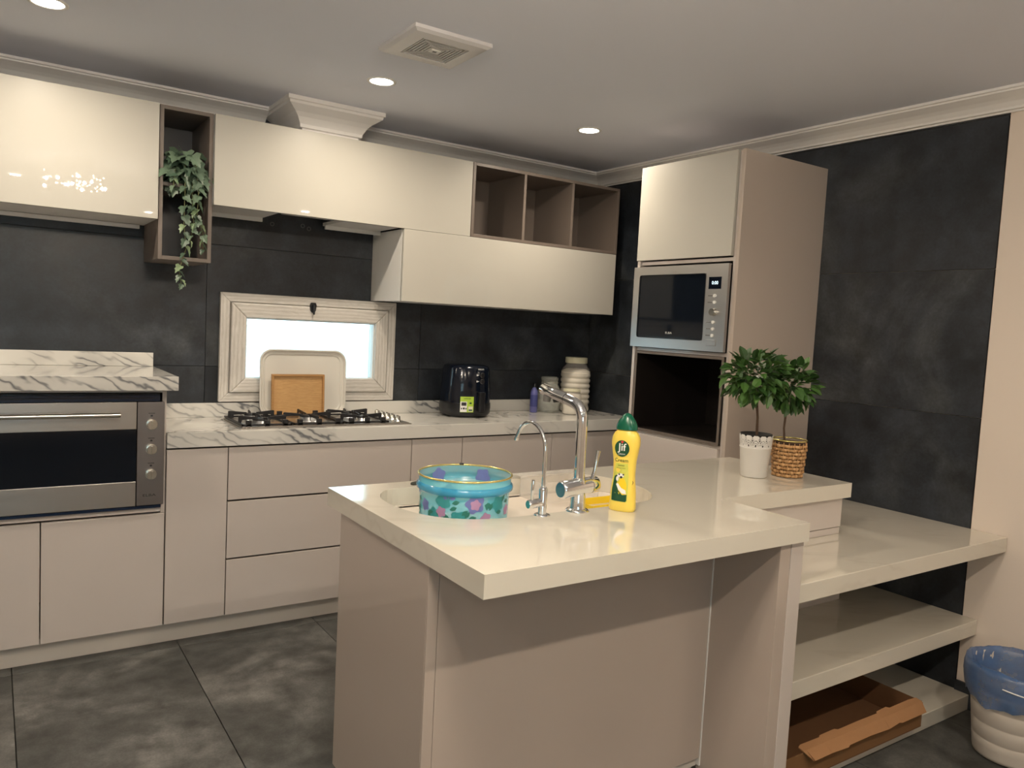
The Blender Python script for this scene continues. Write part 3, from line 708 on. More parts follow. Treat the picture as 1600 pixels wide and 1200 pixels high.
for s_ in strands: sm_.tube(s_, .0016, 6)
mk('stem', sm_, simple('ivy_stem', (.16, .17, .07), .7), iv)
def along(s_, t):
    k = t*(len(s_)-1); i = min(int(k), len(s_)-2); return Vector(s_[i]).lerp(Vector(s_[i+1]), k-i)
for si, s_ in enumerate(strands):
    n = (17, 15, 10, 5)[si]
    for i in range(n):
        t = .22+.78*i/(n-1); p = along(s_, t); side = 1 if i % 2 else -1
        sz = rnd.uniform(.040, .056)*(1-.45*t) + .004
        d = (side*rnd.uniform(.3, 1), -rnd.uniform(.1, .5), -rnd.uniform(.4, 1.2))
        place_leaf(ivym[1] if (t > .45 and i % 3 == 0) else ivym[0], iv, p+Vector((0, -.003, 0)), d, sz, rnd.uniform(-.8, .8))

# ------------------------------------------------------------------ oven tower with microwave
XT = -.5756; TY1, TY2, TZ = -1.6502, -1.0303, 2.2015
tw = root('tower_cabinet', (-.28, -1.34, 0), 'tall cream and taupe tower cabinet housing the microwave', 'cabinet')
XB = XT+.020   # carcass front
mk('side_panel', B(XB-.012, -.002, TY1, TY1+.018, 0, TZ), 'tower', tw, .001, label='wide taupe side panel facing the room')
mk('side_panel', B(XB-.012, -.002, TY2-.018, TY2, 0, TZ), 'lacquer', tw, .001)
mk('top_panel', B(XB, -.002, TY1+.018, TY2-.018, TZ-.018, TZ), 'lacquer', tw, .001)
mk('back_panel', B(-.014, -.002, TY1+.018, TY2-.018, .1, TZ-.018), 'taupe_dark', tw)
for zz in (.918, 1.3225, 1.735, .10): mk('shelf', B(XB, -.014, TY1+.018, TY2-.018, zz, zz+.016), 'lacquer', tw, .001)
mk('upper_door', B(XT, XB-.002, TY1+.036, TY2, 1.7558, TZ), 'upper', tw, .0015)
mk('lower_door', B(XT, XB-.002, TY1+.036, TY2-.002, .085, .921), 'lacquer', tw, .0015)
mk('filler_strip', B(XB-.006, XB+.012, TY1+.0185, TY1+.034, .0, TZ-.018), 'lacquer', tw, .001)
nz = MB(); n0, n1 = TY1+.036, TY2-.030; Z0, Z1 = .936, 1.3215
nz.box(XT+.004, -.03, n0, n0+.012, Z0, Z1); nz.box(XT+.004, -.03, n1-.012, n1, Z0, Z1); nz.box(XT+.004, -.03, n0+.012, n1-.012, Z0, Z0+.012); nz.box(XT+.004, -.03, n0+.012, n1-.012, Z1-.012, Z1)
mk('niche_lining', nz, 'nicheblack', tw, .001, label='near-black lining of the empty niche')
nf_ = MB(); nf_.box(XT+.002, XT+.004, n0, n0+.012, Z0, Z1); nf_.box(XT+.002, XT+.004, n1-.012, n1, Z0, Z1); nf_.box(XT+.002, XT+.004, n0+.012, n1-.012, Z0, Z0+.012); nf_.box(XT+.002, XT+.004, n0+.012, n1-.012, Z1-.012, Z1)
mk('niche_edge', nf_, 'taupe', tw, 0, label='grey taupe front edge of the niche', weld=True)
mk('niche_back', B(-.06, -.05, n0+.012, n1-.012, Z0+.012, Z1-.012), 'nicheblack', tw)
mw = root('microwave', (-.30, -1.32, 1.3395), 'built-in stainless microwave with dark glass door in the tower cabinet', 'microwave')
XM = XT-.012
mk('body', B(XT+.024, -.08, -1.612, -1.052, 1.3396, 1.72), 'black', mw)
fr = MB(); my0, my1, mz0, mz1 = -1.617, -1.032, 1.342, 1.723; dy0, dy1, dz0, dz1 = -1.494, -1.074, 1.388, 1.683
fr.box(XM, XM+.016, my0, dy0, mz0, mz1); fr.box(XM, XM+.016, dy1, my1, mz0, mz1); fr.box(XM, XM+.016, dy0, dy1, mz0, dz0); fr.box(XM, XM+.016, dy0, dy1, dz1, mz1)
mk('front_frame', fr, 'steel_y', mw, weld=True)
mdr = mk('door', B(XM+.003, XM+.012, dy0+.001, dy1-.001, dz0+.001, dz1-.001), 'darkglass', mw)
mk('door_seam', MB().tube([(XM-.0004, y, z) for y, z in rrect(dy0, dy1, dz0, dz1, .012, 4)], .0016, 6, closed=True), 'black', mw)
def onx(y, z): return lambda a, b, c: (XM+.0025, y-a, z+b)
mk('lettering', text_mb('ELBA', .016, lambda a, b, c: (XM+.0022, -1.285-a*1.2, 1.414+b*.8)), 'printwhite', mdr)
dsp = mk('display', B(XM-.0015, XM, -1.583, -1.513, 1.614, 1.666), 'blackg', mw)
mk('digits', text_mb('0:00', .021, lambda a, b, c: (XM-.0022, -1.549-a*1.0, 1.640+b)), M['display'], dsp)
for zz in (1.585, 1.556, 1.470, 1.441, 1.412):
    mk('button', MB().cyl((XM+.001, -1.553, zz), (XM-.006, -1.553, zz), .0072, 20), 'whitebtn', mw, .001)
    mk('button_legend', B(XM-.0005, XM, -1.541, -1.513, zz-.002, zz+.002), 'grille', mw)
mk('dial', MB().cyl((XM+.001, -1.553, 1.513), (XM-.018, -1.553, 1.513), .0165, 28, .015), 'satin', mw, .0015)
mk('open_button', B(XM-.0025, XM, -1.575, -1.520, 1.368, 1.394), 'steel_y', mw, .001)

# ------------------------------------------------------------------ peninsula
ZI, ZI0 = .900, .847
IX0, IX1, IY0, IY1, IYN = -2.3578, -1.2791, -2.5773, -1.6869, -2.2552
sinkp = []   # sink outline, rounded with a flatter back
ctrl = [(-2.205, -1.775), (-2.262, -1.85), (-2.275, -1.94), (-2.258, -2.05), (-2.21, -2.135), (-2.125, -2.187), (-2.02, -2.200), (-1.84, -2.200), (-1.66, -2.200), (-1.53, -2.185), (-1.455, -2.125), (-1.412, -2.04), (-1.402, -1.94), (-1.415, -1.85), (-1.47, -1.775), (-1.60, -1.768), (-1.85, -1.768), (-2.10, -1.770)]
def catmull(P, k=4):
    out = []; n = len(P)
    for i in range(n):
        p0, p1, p2, p3 = (Vector(P[(i+j-1) % n]) for j in range(4))
        for q in range(k):
            t = q/k; out.append(.5*((2*p1)+(-p0+p2)*t+(2*p0-5*p1+4*p2-p3)*t*t+(-p0+3*p1-3*p2+p3)*t**3))
    return [tuple(v) for v in out]
sinkp = catmull(ctrl)
def slab_with_hole(outer, hole, z0, z1):
    bm = bmesh.new()
    def ring(pts, z):
        vs = [bm.verts.new((x, y, z)) for x, y in pts]; return vs, [bm.edges.new((vs[i], vs[(i+1) % len(vs)])) for i in range(len(vs))]
    rings = {}
    for z in (z0, z1):
        vo, eo = ring(outer, z); vh, eh = ring(hole, z)
        bmesh.ops.triangle_fill(bm, use_beauty=True, use_dissolve=False, edges=eo+eh); rings[z] = (vo, vh)
    for q in (0, 1):
        a, b = rings[z0][q], rings[z1][q]; n = len(a)
        for i in range(n): bm.faces.new((a[i], a[(i+1) % n], b[(i+1) % n], b[i]))
    bmesh.ops.recalc_face_normals(bm, faces=bm.faces)
    mb = MB(); bm.verts.index_update(); mb.add([tuple(v.co) for v in bm.verts], [tuple(v.index for v in f.verts) for f in bm.faces]); bm.free(); return mb
iw = mk('island_worktop', slab_with_hole([(IX0, IY0), (IX1, IY0), (IX1, IYN), (XT, IYN), (XT, IY1), (IX0, IY1)], sinkp, ZI0, ZI), 'quartz', None, .002)
T(iw, None, 'glossy cream L-shaped peninsula worktop with a sink cut into it', 'worktop')
# sink bowl under the cut-out
def offs(pts, d):
    c = Vector((-1.84, -1.98)); out = []
    n = len(pts)
    for i in range(n):
        a = Vector(pts[i-1]); b = Vector(pts[(i+1) % n]); t = (b-a).normalized(); nn = Vector((-t.y, t.x))
        if nn.dot(c-Vector(pts[i])) < 0: nn = -nn
        q = Vector(pts[i])+nn*d; out.append((q.x, q.y))
    return out
sk = root('kitchen_sink', (-1.84, -1.98, .655), 'wide white rounded sink set into the peninsula worktop', 'sink')
rg = [(offs(sinkp, -.014), .8465), (offs(sinkp, .004), .8465), (offs(sinkp, .006), .822), (offs(sinkp, .018), .818), (offs(sinkp, .020), .812), (offs(sinkp, .026), .70), (offs(sinkp, .045), .675), (offs(sinkp, .07), .668), (offs(sinkp, .12), .666)]
inner = loft([(p, z) for p, z in rg], True, False)
n = len(sinkp); inner.add([(x, y, .666) for x, y in rg[-1][0]], [tuple(range(n))])
outer_ = loft([(offs(sinkp, -.014), .8460), (offs(sinkp, .008), .800), (offs(sinkp, .014), .70), (offs(sinkp, .10), .655)], True, True)
inner.add(outer_.v, outer_.f, True)
mk('bowl', inner, 'sink', sk)
mk('drain', MB().lathe((-1.80, -1.98, .6665), [(.045, 0), (.045, .003), (.036, .004), (.03, .001), (0, .001)], 32), 'chrome', sk)
mk('overflow', MB().cyl((-2.246, -1.935, .79), (-2.236, -1.935, .79), .010), 'chrome', sk)

# base below the peninsula
XL, YR = -2.352, -2.328; YB = -1.783
ib = root('island_cabinet', (-1.8, -2.05, 0), 'cream panelled base cabinet carrying the peninsula worktop', 'cabinet')
mk('left_panel', B(XL, XL+.018, YR+.004, YB, .088, ZI0-.001), 'panel', ib, .0012)
mk('corner_post', B(XL+.0, XL+.028, YR-.002, YR+.003, .088, ZI0-.001), 'panel', ib, .001)
mk('plinth', B(XL+.012, -1.38, YR+.03, YR+.046, 0, .083).box(XL+.03, XL+.046, YR+.046, YB-.03, 0, .083), 'plinth', ib)
mk('front_panel', B(XL+.030, -1.382, YR, YR+.016, .113, ZI0-.001), 'panel', ib, .0012)
mk('bottom_rail', B(XL+.030, -1.382, YR+.012, YR+.024, .084, .112), 'plinth', ib)
mk('edge_bead', B(-1.3815, -1.376, YR-.001, YR+.016, .088, ZI0-.001), 'white', ib)
mk('return_panel', B(-1.329, -1.313, -2.556, YR-.001, .0, ZI0-.001), 'panel', ib, .0012)
mk('back_panel', B(XL+.018, -1.33, YB-.016, YB, .088, ZI0-.001), 'lacquer', ib, .001)
mk('bottom_board', B(XL+.018, -1.33, YR+.05, YB-.016, .088, .104), 'carcass', ib)
ib['label'] = 'cream panelled base cabinet carrying the peninsula worktop and sink'
ep = T(mk('end_panel', B(-1.3305, -1.276, -2.560, -1.80, 0, ZI0-.001), 'lacquer', None, .0015), None, 'thick cream upright end panel between the peninsula base and the shelves', 'panel')
ib.children  # (the return panel sits against the recessed front)
# --- move the return panel so that it closes the recess towards the end panel
for c in ib.children:
    if c.name.startswith('return_panel'): bpy.data.objects.remove(c); break
mk('return_panel', B(-1.376, -1.3315, -2.5585, YR+.016, 0, ZI0-.001), 'panel', ib, .0012)
# box unit under the second arm of the worktop
bu = root('box_unit', (-.93, -2.0, .709), 'plain cream box unit between the peninsula worktop and the low side worktop', 'cabinet')
mk('front_panel', B(-1.2755, -.597, -2.236, -2.218, .7365, ZI0-.001), 'lacquer', bu, .001)
mk('kick_strip', B(-1.2755, -.597, -2.233, -2.218, .7095, .7335), 'lacquer', bu, .001)
mk('side_panel', B(-.613, -.597, -2.2175, -1.70, .7095, ZI0-.001), 'lacquer', bu, .001)
mk('back_panel', B(-1.2755, -.613, -1.716, -1.70, .7095, ZI0-.001), 'lacquer', bu, .001)
# low worktop and shelves to the right wall
T(mk('side_worktop', B(-1.2755, -.001, -2.5464, -1.655, .652, .7087), 'quartz', None, .002), None, 'low glossy cream worktop running from the peninsula to the right wall', 'worktop')
T(mk('floating_shelf', B(-1.2755, -.001, -2.469, -1.90, .301, .3607), 'quartz', None, .002), None, 'thick cream middle shelf under the low side worktop', 'shelf')
T(mk('floating_shelf', B(-1.2755, -.001, -2.469, -1.90, .001, .0610), 'quartz', None, .002), None, 'thick cream bottom shelf lying on the floor under the cardboard box', 'shelf')
T(mk('shelf_support', B(-1.2755, -.30, -2.07, -2.05, .3612, .6515), 'lacquer', None, .001), None, 'cream upright board behind the middle shelf, under the low worktop', 'panel')
T(mk('shelf_support', B(-1.2755, -.30, -2.07, -2.05, .0615, .3005), 'lacquer', None, .001), None, 'cream upright board behind the cardboard box on the bottom shelf', 'panel')

# ------------------------------------------------------------------ taps
fcx, fcy = -1.828, -2.214
fa = root('mixer_tap', (fcx, fcy, ZI), 'tall chrome pull-out mixer tap with side lever at the sink', 'tap')
mk('base_ring', MB().lathe((fcx, fcy, ZI+.0003), [(.033, 0), (.034, .003), (.030, .007), (.0245, .010)], 36), 'chrome', fa)
mk('column', MB().lathe((fcx, fcy, ZI+.008), [(.0235, 0), (.0215, .012), (.0205, .05), (.0215, .075), (.0155, .088)], 36), 'chrome', fa)
mk('valve', MB().tube([(fcx-.066, fcy-.004, .966), (fcx-.064, fcy-.004, .966), (fcx-.058, fcy-.004, .966), (fcx+.038, fcy+.002, .971)], [.0195, .0232, .0245, .0235], 36), 'chrome', fa)
mk('valve_cap', MB().tube([(fcx-.0662, fcy-.004, .966), (fcx-.0672, fcy-.004, .966)], .0205, 36), simple('sky_tinted_cap', (.33, .42, .46), .25, metal=1), fa)  # end cap with the sky's blue reflection put into its colour
lv = mk('lever_collar', MB().tube([(fcx+.040, fcy+.002, .971), (fcx+.064, fcy+.003, .973), (fcx+.070, fcy+.003, .973)], [.0235, .0225, .015], 32), 'chrome', fa)
mk('lever', MB().tube([(fcx+.052, fcy+.002, .992), (fcx+.056, fcy+.002, 1.010), (fcx+.063, fcy+.002, 1.045), (fcx+.067, fcy+.002, 1.068)], [.0075, .0045, .0055, .0068], 14), 'chrome', lv)
rp = [(fcx, fcy, .985), (fcx, fcy, 1.05), (fcx, fcy, 1.157)]
for k in range(1, 9):
    a = radians(80*k/8); rp.append((fcx, fcy+.045*(1-cos(a)), 1.157+.045*sin(a)))
rp.append((fcx, fcy+.075, 1.209))
mk('riser', MB().tube(rp, .0158, 24), 'chrome', fa)
hd_ = mk('spray_head', MB().tube([(fcx, fcy+.0765, 1.2092), (fcx, fcy+.12, 1.2155), (fcx, fcy+.188, 1.2265), (fcx, fcy+.191, 1.227)], [.0160, .0168, .0172, .015], 24), 'chrome', fa)
mk('nozzle', MB().tube([(fcx, fcy+.168, 1.214), (fcx, fcy+.171, 1.192)], [.0125, .0115], 20), 'grille', hd_)
mk('spray_button', MB().tube([(fcx, fcy+.136, 1.206), (fcx, fcy+.130, 1.197), (fcx, fcy+.112, 1.199)], [.006, .006, .004], 10), 'black', hd_)
gx, gy = -1.950, -2.214
fb_ = root('filter_tap', (gx, gy, ZI), 'slim chrome gooseneck drinking-water tap left of the big mixer', 'tap')
mk('base_ring', MB().lathe((gx, gy, ZI+.0003), [(.0225, 0), (.023, .002), (.017, .0045), (.010, .005)], 30), 'chrome', fb_)
mk('column', MB().lathe((gx, gy, ZI+.003), [(.0115, 0), (.0115, .070), (.0095, .074), (.006, .075)], 26), 'chrome', fb_)
vv = mk('valve', MB().tube([(gx-.050, gy-.002, .934), (gx-.047, gy-.002, .934), (gx-.008, gy, .936)], [.0105, .0125, .0115], 24), 'chrome', fb_)
mk('lever', MB().tube([(gx-.037, gy-.002, .944), (gx-.037, gy-.002, .965), (gx-.036, gy-.002, .996), (gx-.036, gy-.002, 1.0)], [.0035, .0038, .0052, .004], 12), 'chrome', vv)
gp = [(gx, gy, .976), (gx, gy, 1.03), (gx, gy, 1.075)]
for k in range(1, 15):
    a = radians(145*k/14); gp.append((gx, gy+.070*(1-cos(a)), 1.075+.070*sin(a)))
gp.append((gx, gp[-1][1]+.012, gp[-1][2]-.020))
mk('gooseneck', MB().tube(gp, .0056, 16), 'chrome', fb_)
mk('aerator', MB().tube([gp[-1], (gx, gp[-1][1]+.004, gp[-1][2]-.009)], .0068, 14), 'chrome', fb_)

# ------------------------------------------------------------------ cream cleaner bottle
JC = (-1.694, -2.252, ZI+.0005); JR = radians(-58)   # turned towards the left
cl = root('cleaner_bottle', JC, 'yellow cream cleaner bottle with dark green cap on the peninsula', 'bottle')
def jprof(z):   # half width, half depth at height z
    T_ = [(0, .035, .022), (.006, .0385, .025), (.05, .0365, .024), (.10, .0315, .022), (.14, .0325, .0225), (.17, .0370, .0245), (.19, .0405, .026), (.207, .0405, .026), (.219, .036, .0245), (.228, .029, .021), (.234, .022, .018)]
    for i in range(len(T_)-1):
        if z <= T_[i+1][0]:
            t = (z-T_[i][0])/(T_[i+1][0]-T_[i][0]); t = t*t*(3-2*t)*.5+t*.5
            return (T_[i][1]+(T_[i+1][1]-T_[i][1])*t, T_[i][2]+(T_[i+1][2]-T_[i][2])*t)
    return T_[-1][1:]
def jpt(u, v, off=0):
    a, b = jprof(v); a += off; b += off; s_ = max(-.999, min(.999, u/a)); y = -b*sqrt(1-abs(s_)**2.5)**.8
    return (JC[0]+u*cos(JR)-y*sin(JR), JC[1]+u*sin(JR)+y*cos(JR), JC[2]+v)
def jring(z):
    a, b = jprof(z); p = []
    for k in range(40):
        t = 2*pi*k/40; x = a*abs(cos(t))**.8*(1 if cos(t) > 0 else -1); y = b*abs(sin(t))**.8*(1 if sin(t) > 0 else -1)
        p.append((JC[0]+x*cos(JR)-y*sin(JR), JC[1]+x*sin(JR)+y*cos(JR)))
    return p
zs = [0, .003, .006] + [.006+.0114*k for k in range(1, 21)]
mk('body', loft([(jring(z), JC[2]+z) for z in zs]), 'jifyellow', cl)
def ell(a, b, c=JC, n=32): return [(c[0]+a*cos(2*pi*k/n)*cos(JR)-b*sin(2*pi*k/n)*sin(JR), c[1]+a*cos(2*pi*k/n)*sin(JR)+b*sin(2*pi*k/n)*cos(JR)) for k in range(n)]
mk('cap', loft([(ell(.031, .0235), JC[2]+.2325), (ell(.0305, .023), JC[2]+.243), (ell(.025, .0195), JC[2]+.256), (ell(.0165, .015), JC[2]+.268), (ell(.010, .010), JC[2]+.276), (ell(.004, .004), JC[2]+.279)]), 'green', cl)
def jdecal(name, pts, mat, off, par):
    """flat print: polygon of (u, v) wrapped on the bottle front, triangulated finely"""
    bm = bmesh.new(); vs = [bm.verts.new((u, v, 0)) for u, v in pts]; bm.faces.new(vs)
    bmesh.ops.triangulate(bm, faces=bm.faces)
    for _ in range(2): bmesh.ops.subdivide_edges(bm, edges=[e_ for e_ in bm.edges if e_.calc_length() > .008], cuts=1)
    bmesh.ops.triangulate(bm, faces=bm.faces); bm.verts.index_update()
    mb = MB(); mb.add([jpt(v.co.x, v.co.y, off) for v in bm.verts], [tuple(v.index for v in f.verts) for f in bm.faces]); bm.free()
    return mk(name, mb, mat, par)
def circ(cx, cz, rx, rz, n=28): return [(cx+rx*cos(2*pi*k/n), cz+rz*sin(2*pi*k/n)) for k in range(n)]
lb_ = jdecal('front_label', [(-.026, .028), (.016, .028), (.019, .032), (.019, .10), (.015, .138), (-.020, .138), (-.027, .10), (-.0285, .035)], simple('label_yellow_green', (.62, .62, .10), .4), .0008, cl)
jdecal('label_print', [(-.0275, .030), (.014, .029), (.017, .033), (.017, .050), (.004, .048), (-.008, .060), (-.014, .080), (-.012, .105), (-.022, .100), (-.028, .06)], 'printdgreen', .0012, lb_)
jdecal('label_print', circ(.002, .070, .013, .026), 'yellow', .0011, lb_)
jdecal('label_print', [(-.016, .078), (-.008, .062), (.004, .052), (.015, .052), (.013, .062), (0, .068), (-.010, .080)], 'printwhite', .0016, lb_)
jdecal('label_print', circ(-.004, .103, .010, .006, 14), 'printwhite', .0015, lb_)
jdecal('label_print', circ(-.002, .098, .004, .0035, 12), 'printdark', .0019, lb_)
jdecal('label_print', circ(-.008, .106, .0025, .0025, 10), 'printdark', .0019, lb_)
jdecal('label_print', circ(.004, .106, .0025, .0025, 10), 'printdark', .0019, lb_)
jdecal('label_print', circ(-.013, .093, .004, .007, 12), 'printwhite', .0015, lb_)
bd = jdecal('brand_badge', circ(-.004, .180, .0215, .0235, 32), 'printdgreen', .0012, cl)
jdecal('badge_leaf', [(-.008, .200), (-.004, .194), (.001, .200), (-.0035, .2025)], 'printred', .0018, bd)
mk('lettering', text_mb('Jif', .030, lambda x, y, z: jpt(-.004+x*1.0, .183+y, .0019)), 'printwhite', bd)
mk('lettering', text_mb('Jif', .030, lambda x, y, z: jpt(-.0032+x*1.0, .1833+y, .0018)), 'printwhite', bd)
mk('lettering', text_mb('CREAM', .0062, lambda x, y, z: jpt(-.004+x, .164+y, .0019)), 'printwhite', bd)
mk('lettering', text_mb('Cream', .0145, lambda x, y, z: jpt(-.004+x, .146+y, .0014)), 'printdgreen', cl)
mk('small_print', text_mb('Lemon', .007, lambda x, y, z: jpt(-.004+x, .132+y, .0016)), 'printdgreen', cl)
mk('small_print', text_mb('with micro crystals', .0034, lambda x, y, z: jpt(-.004+x, .124+y, .0016)), 'printdgreen', cl)
mk('side_mark', text_mb(')', .012, lambda x, y, z: jpt(.030+x, .085+y, .0008)), 'printdark', cl)

# ------------------------------------------------------------------ things in the sink
BC = (-2.083, -2.022, .6665); BH = .322
bk = root('floral_bucket', BC, 'translucent blue plastic bucket with floral print and gold rim in the sink', 'bucket')
def br(v): return .117 + .011*(v/BH)
mk('body', MB().lathe(BC, [(.100, .001), (.113, .001), (br(.02), .012)] + [(br(v), v) for v in (.05, .1, .15, .2, .26, .278)] + [(.1335, .283), (.1345, .290), (.1335, .297), (.130, .302), (.1305, BH)], 64, cap=False), M['bucket'], bk)
mk('band', MB().lathe(BC, [(.1300, .280), (.1355, .284), (.1365, .290), (.1355, .296), (.1312, .301), (.1300, .302)], 64, cap=False), M['bucketrim'], bk)
mk('gold_rim', MB().tube([(BC[0]+.1315*cos(2*pi*k/64), BC[1]+.1315*sin(2*pi*k/64), BC[2]+BH) for k in range(64)], .0028, 8, closed=True), 'gold', bk)
mk('bottom', MB().lathe((BC[0], BC[1], BC[2]+.0015), [(.112, 0), (0, .0005)], 48), simple('bucket_bottom', (.16, .40, .60), .4), bk)
def bdec(name, pts, mat, ang, v0, off=.0014, inside=False):
    bm = bmesh.new(); vs = [bm.verts.new((u, v, 0)) for u, v in pts]; bm.faces.new(vs); bmesh.ops.triangulate(bm, faces=bm.faces)
    for _ in range(2): bmesh.ops.subdivide_edges(bm, edges=[e_ for e_ in bm.edges if e_.calc_length() > .016], cuts=1)
    bmesh.ops.triangulate(bm, faces=bm.faces); bm.verts.index_update(); mb = MB()
    def P(u, v):
        vv_ = v0+v; r = br(vv_)+off; a = ang+u/r; return (BC[0]+r*cos(a), BC[1]+r*sin(a), BC[2]+vv_)
    mb.add([P(v.co.x, v.co.y) for v in bm.verts], [tuple(v.index for v in f.verts) for f in bm.faces]); bm.free()
    return mk(name, mb, mat, bk)
def blob(rx, rz, n=5, d=.16, ph=0, m=30): return [((rx*(1+d*cos(n*2*pi*k/m+ph)))*cos(2*pi*k/m), (rz*(1+d*cos(n*2*pi*k/m+ph)))*sin(2*pi*k/m)) for k in range(m)]
def lf(l, w, a):
    pts = [(0, 0), (l*.3, w*.8), (l*.6, w), (l, 0), (l*.6, -w), (l*.3, -w*.8)]
    return [(x*cos(a)-y*sin(a), x*sin(a)+y*cos(a)) for x, y in pts]
ca = math.atan2(CAM[1]-BC[1], CAM[0]-BC[0])
rb = random.Random(11)
fl = [(-.46, .266, 'printteal', .022), (.24, .262, 'printlilac', .025), (.25, .260, 'printpink', .014), (.82, .258, 'printteal', .022), (-.50, .236, 'printpink', .014), (.50, .222, 'printpink', .015), (-.10, .218, 'printteal', .024),
      (-.98, .245, 'printlilac', .016), (-.72, .200, 'printteal', .018), (1.15, .235, 'printpink', .014), (.25, .165, 'printteal', .022), (-.35, .165, 'printlilac', .02), (.75, .170, 'printteal', .02), (-1.3, .20, 'printteal', .02)]
for t, v, m_, s_ in fl: bdec('flower_print', blob(s_, s_, 5, .14, rb.uniform(0, 6)), m_, ca+t, v, .0013 if m_ != 'printpink' else .0018)
for t, v in [(a_[0], a_[1]) for a_ in fl]:
    for k in range(2):
        aa = rb.uniform(0, 2*pi); du = .034*cos(aa)/.12; bdec('leaf_print', lf(.022, .006, aa), 'printleaf', ca+t+du*.75, min(.262, v+.022*sin(aa)), .0016)
for k in range(12):
    t = 2.0+k*.36; bdec('flower_print', blob(.022, .022, 5, .14, k), ('printpink', 'printteal', 'printlilac')[k % 3], ca+t, .18+.07*((k*7) % 3-.4), .0013)
mk('clip', MB().tube([(BC[0]+.05, BC[1]+.1216, BC[2]+BH+.002), (BC[0]+.062, BC[1]+.116, BC[2]+BH+.002)], .0035, 8), 'black', bk)
T(mk('scouring_pad', MB().prism([(-2.115, -1.745), (-2.075, -1.725), (-2.035, -1.715), (-2.015, -1.735), (-2.045, -1.758)], .9005, .9105), simple('dark_scourer', (.05, .055, .045), .8), None, .003), None, 'small dark scouring pad on the worktop rim behind the blue bucket', 'scourer')
cc = root('clear_caddy', (-1.62, -1.90, .72), 'clear plastic sink caddy hooked inside the sink behind the mixer tap', 'caddy')
cm = MB(); X0, X1, Y0, Y1, Z0_, Z1_ = -1.735, -1.50, -1.92, -1.795, .785, .915
for a in ((X0, X1, Y0, Y0+.0025), (X0, X1, Y1-.0025, Y1), (X0, X0+.0025, Y0, Y1), (X1-.0025, X1, Y0, Y1)): cm.box(a[0], a[1], a[2], a[3], Z0_, Z1_)
cm.box(X0, X1, Y0, Y1, Z0_, Z0_+.0025); cm.box(X0, X1, Y1, Y1+.045, Z1_-.003, Z1_)
mk('box', cm, M['frost'], cc)
yt_ = root('sponge_dish', (-1.56, -2.02, .80), 'open yellow plastic dish in the sink right of the mixer tap', 'dish')
yx0, yx1, yy0, yy1 = -1.655, -1.475, -2.075, -1.975
mk('tray', MB().box(yx0, yx1, yy0, yy1, .800, .804).box(yx0, yx1, yy0, yy0+.004, .804, .868).box(yx0, yx1, yy1-.004, yy1, .804, .868).box(yx0, yx0+.004, yy0+.004, yy1-.004, .804, .868).box(yx1-.004, yx1, yy0+.004, yy1-.004, .804, .868), 'yellow', yt_, .001)
mk('foot', MB().box(yx0+.01, yx0+.02, yy0+.01, yy1-.01, .667, .800).box(yx1-.02, yx1-.01, yy0+.01, yy1-.01, .667, .800), 'yellow', yt_)

# ------------------------------------------------------------------ topiary plants
lo = [(0, 0), (.12, .10), (.3, .22), (.5, .27), (.7, .22), (.88, .10), (1, 0)]
leafm = leaf_mesh('oval_leaf', lo, .45, .16, 'leaf'); leafd = leaf_mesh('oval_leaf_dark', lo, .4, .10, 'leafdark')
def crown(par, c, rx, ry, rz, n, seed, me, me2, size, lo_cut=None):
    rn = random.Random(seed)
    for i in range(n):
        z = 1-2*(i+.5)/n; a = i*2.39996+rn.uniform(-.3, .3); q = sqrt(max(0, 1-z*z)); k = rn.choice((.55, .78, .9, 1, 1))
        d = Vector((q*cos(a), q*sin(a), z)); p = Vector((c[0]+d.x*rx*k*.80, c[1]+d.y*ry*k*.80, c[2]+d.z*rz*k*.80))
        dd = d*1.0 + Vector((rn.uniform(-.8, .8), rn.uniform(-.8, .8), rn.uniform(-.75, .45)))
        place_leaf(me if rn.random() < .6 else me2, par, p, dd, size*rn.uniform(.75, 1.2), rn.uniform(-.5, .5))
P1 = (-.848, -2.030, ZI+.0005)
t1 = root('topiary_plant', P1, 'small ball-headed green plant in a white lace-rimmed pot', 'plant')
def pr1(z): return .047+.013*(z/.158)
mk('pot', MB().lathe(P1, [(.040, .002), (.044, 0), (pr1(.004), .003), (pr1(.106), .106), (pr1(.106)+.002, .108), (pr1(.11)+.0018, .112), (pr1(.112), .114), (pr1(.112)-.003, .114), (pr1(.1)-.003, .10), (.03, .095)], 56), 'potwhite', t1)
lace = MB(); nu, nv = 240, 26; z0_, z1_ = .1142, .158
keep = set()
for jv in range(nv):
    for iu in range(nu):
        u = (iu+.5)/nu*14; v = (jv+.5)/nv; fu = u-math.floor(u)-.5
        top = .80+.20*(abs(cos(pi*(u))))**.6*1.0 - (.0)
        if v > .72 + .26*sqrt(max(0, 1-(fu*2)**2)): continue
        d = sqrt((fu*1.0)**2+((v-.12)*.95)**2); hole = False
        if .20 < d < .27 and (math.atan2(v-.12, fu)*9/pi) % 1 < .62 and v > .12: hole = True
        if .36 < d < .44 and (math.atan2(v-.12, fu)*13/pi) % 1 < .62 and v > .12: hole = True
        if d < .10: hole = True
        fu2 = (u+.5) % 1-.5; d2 = sqrt(fu2**2+((v-.55)*.95)**2)
        if d2 < .085 or (.15 < d2 < .21 and (math.atan2(v-.55, fu2)*7/pi) % 1 < .6): hole = True
        if not hole: keep.add((iu, jv))
vid = {}
def lv_(iu, jv):
    k = (iu % nu, jv)
    if k not in vid:
        a = 2*pi*k[0]/nu; zz = z0_+(z1_-z0_)*jv/nv; r = pr1(zz)+.0003; vid[k] = len(lace.v); lace.v.append((P1[0]+r*cos(a), P1[1]+r*sin(a), P1[2]+zz))
    return vid[k]
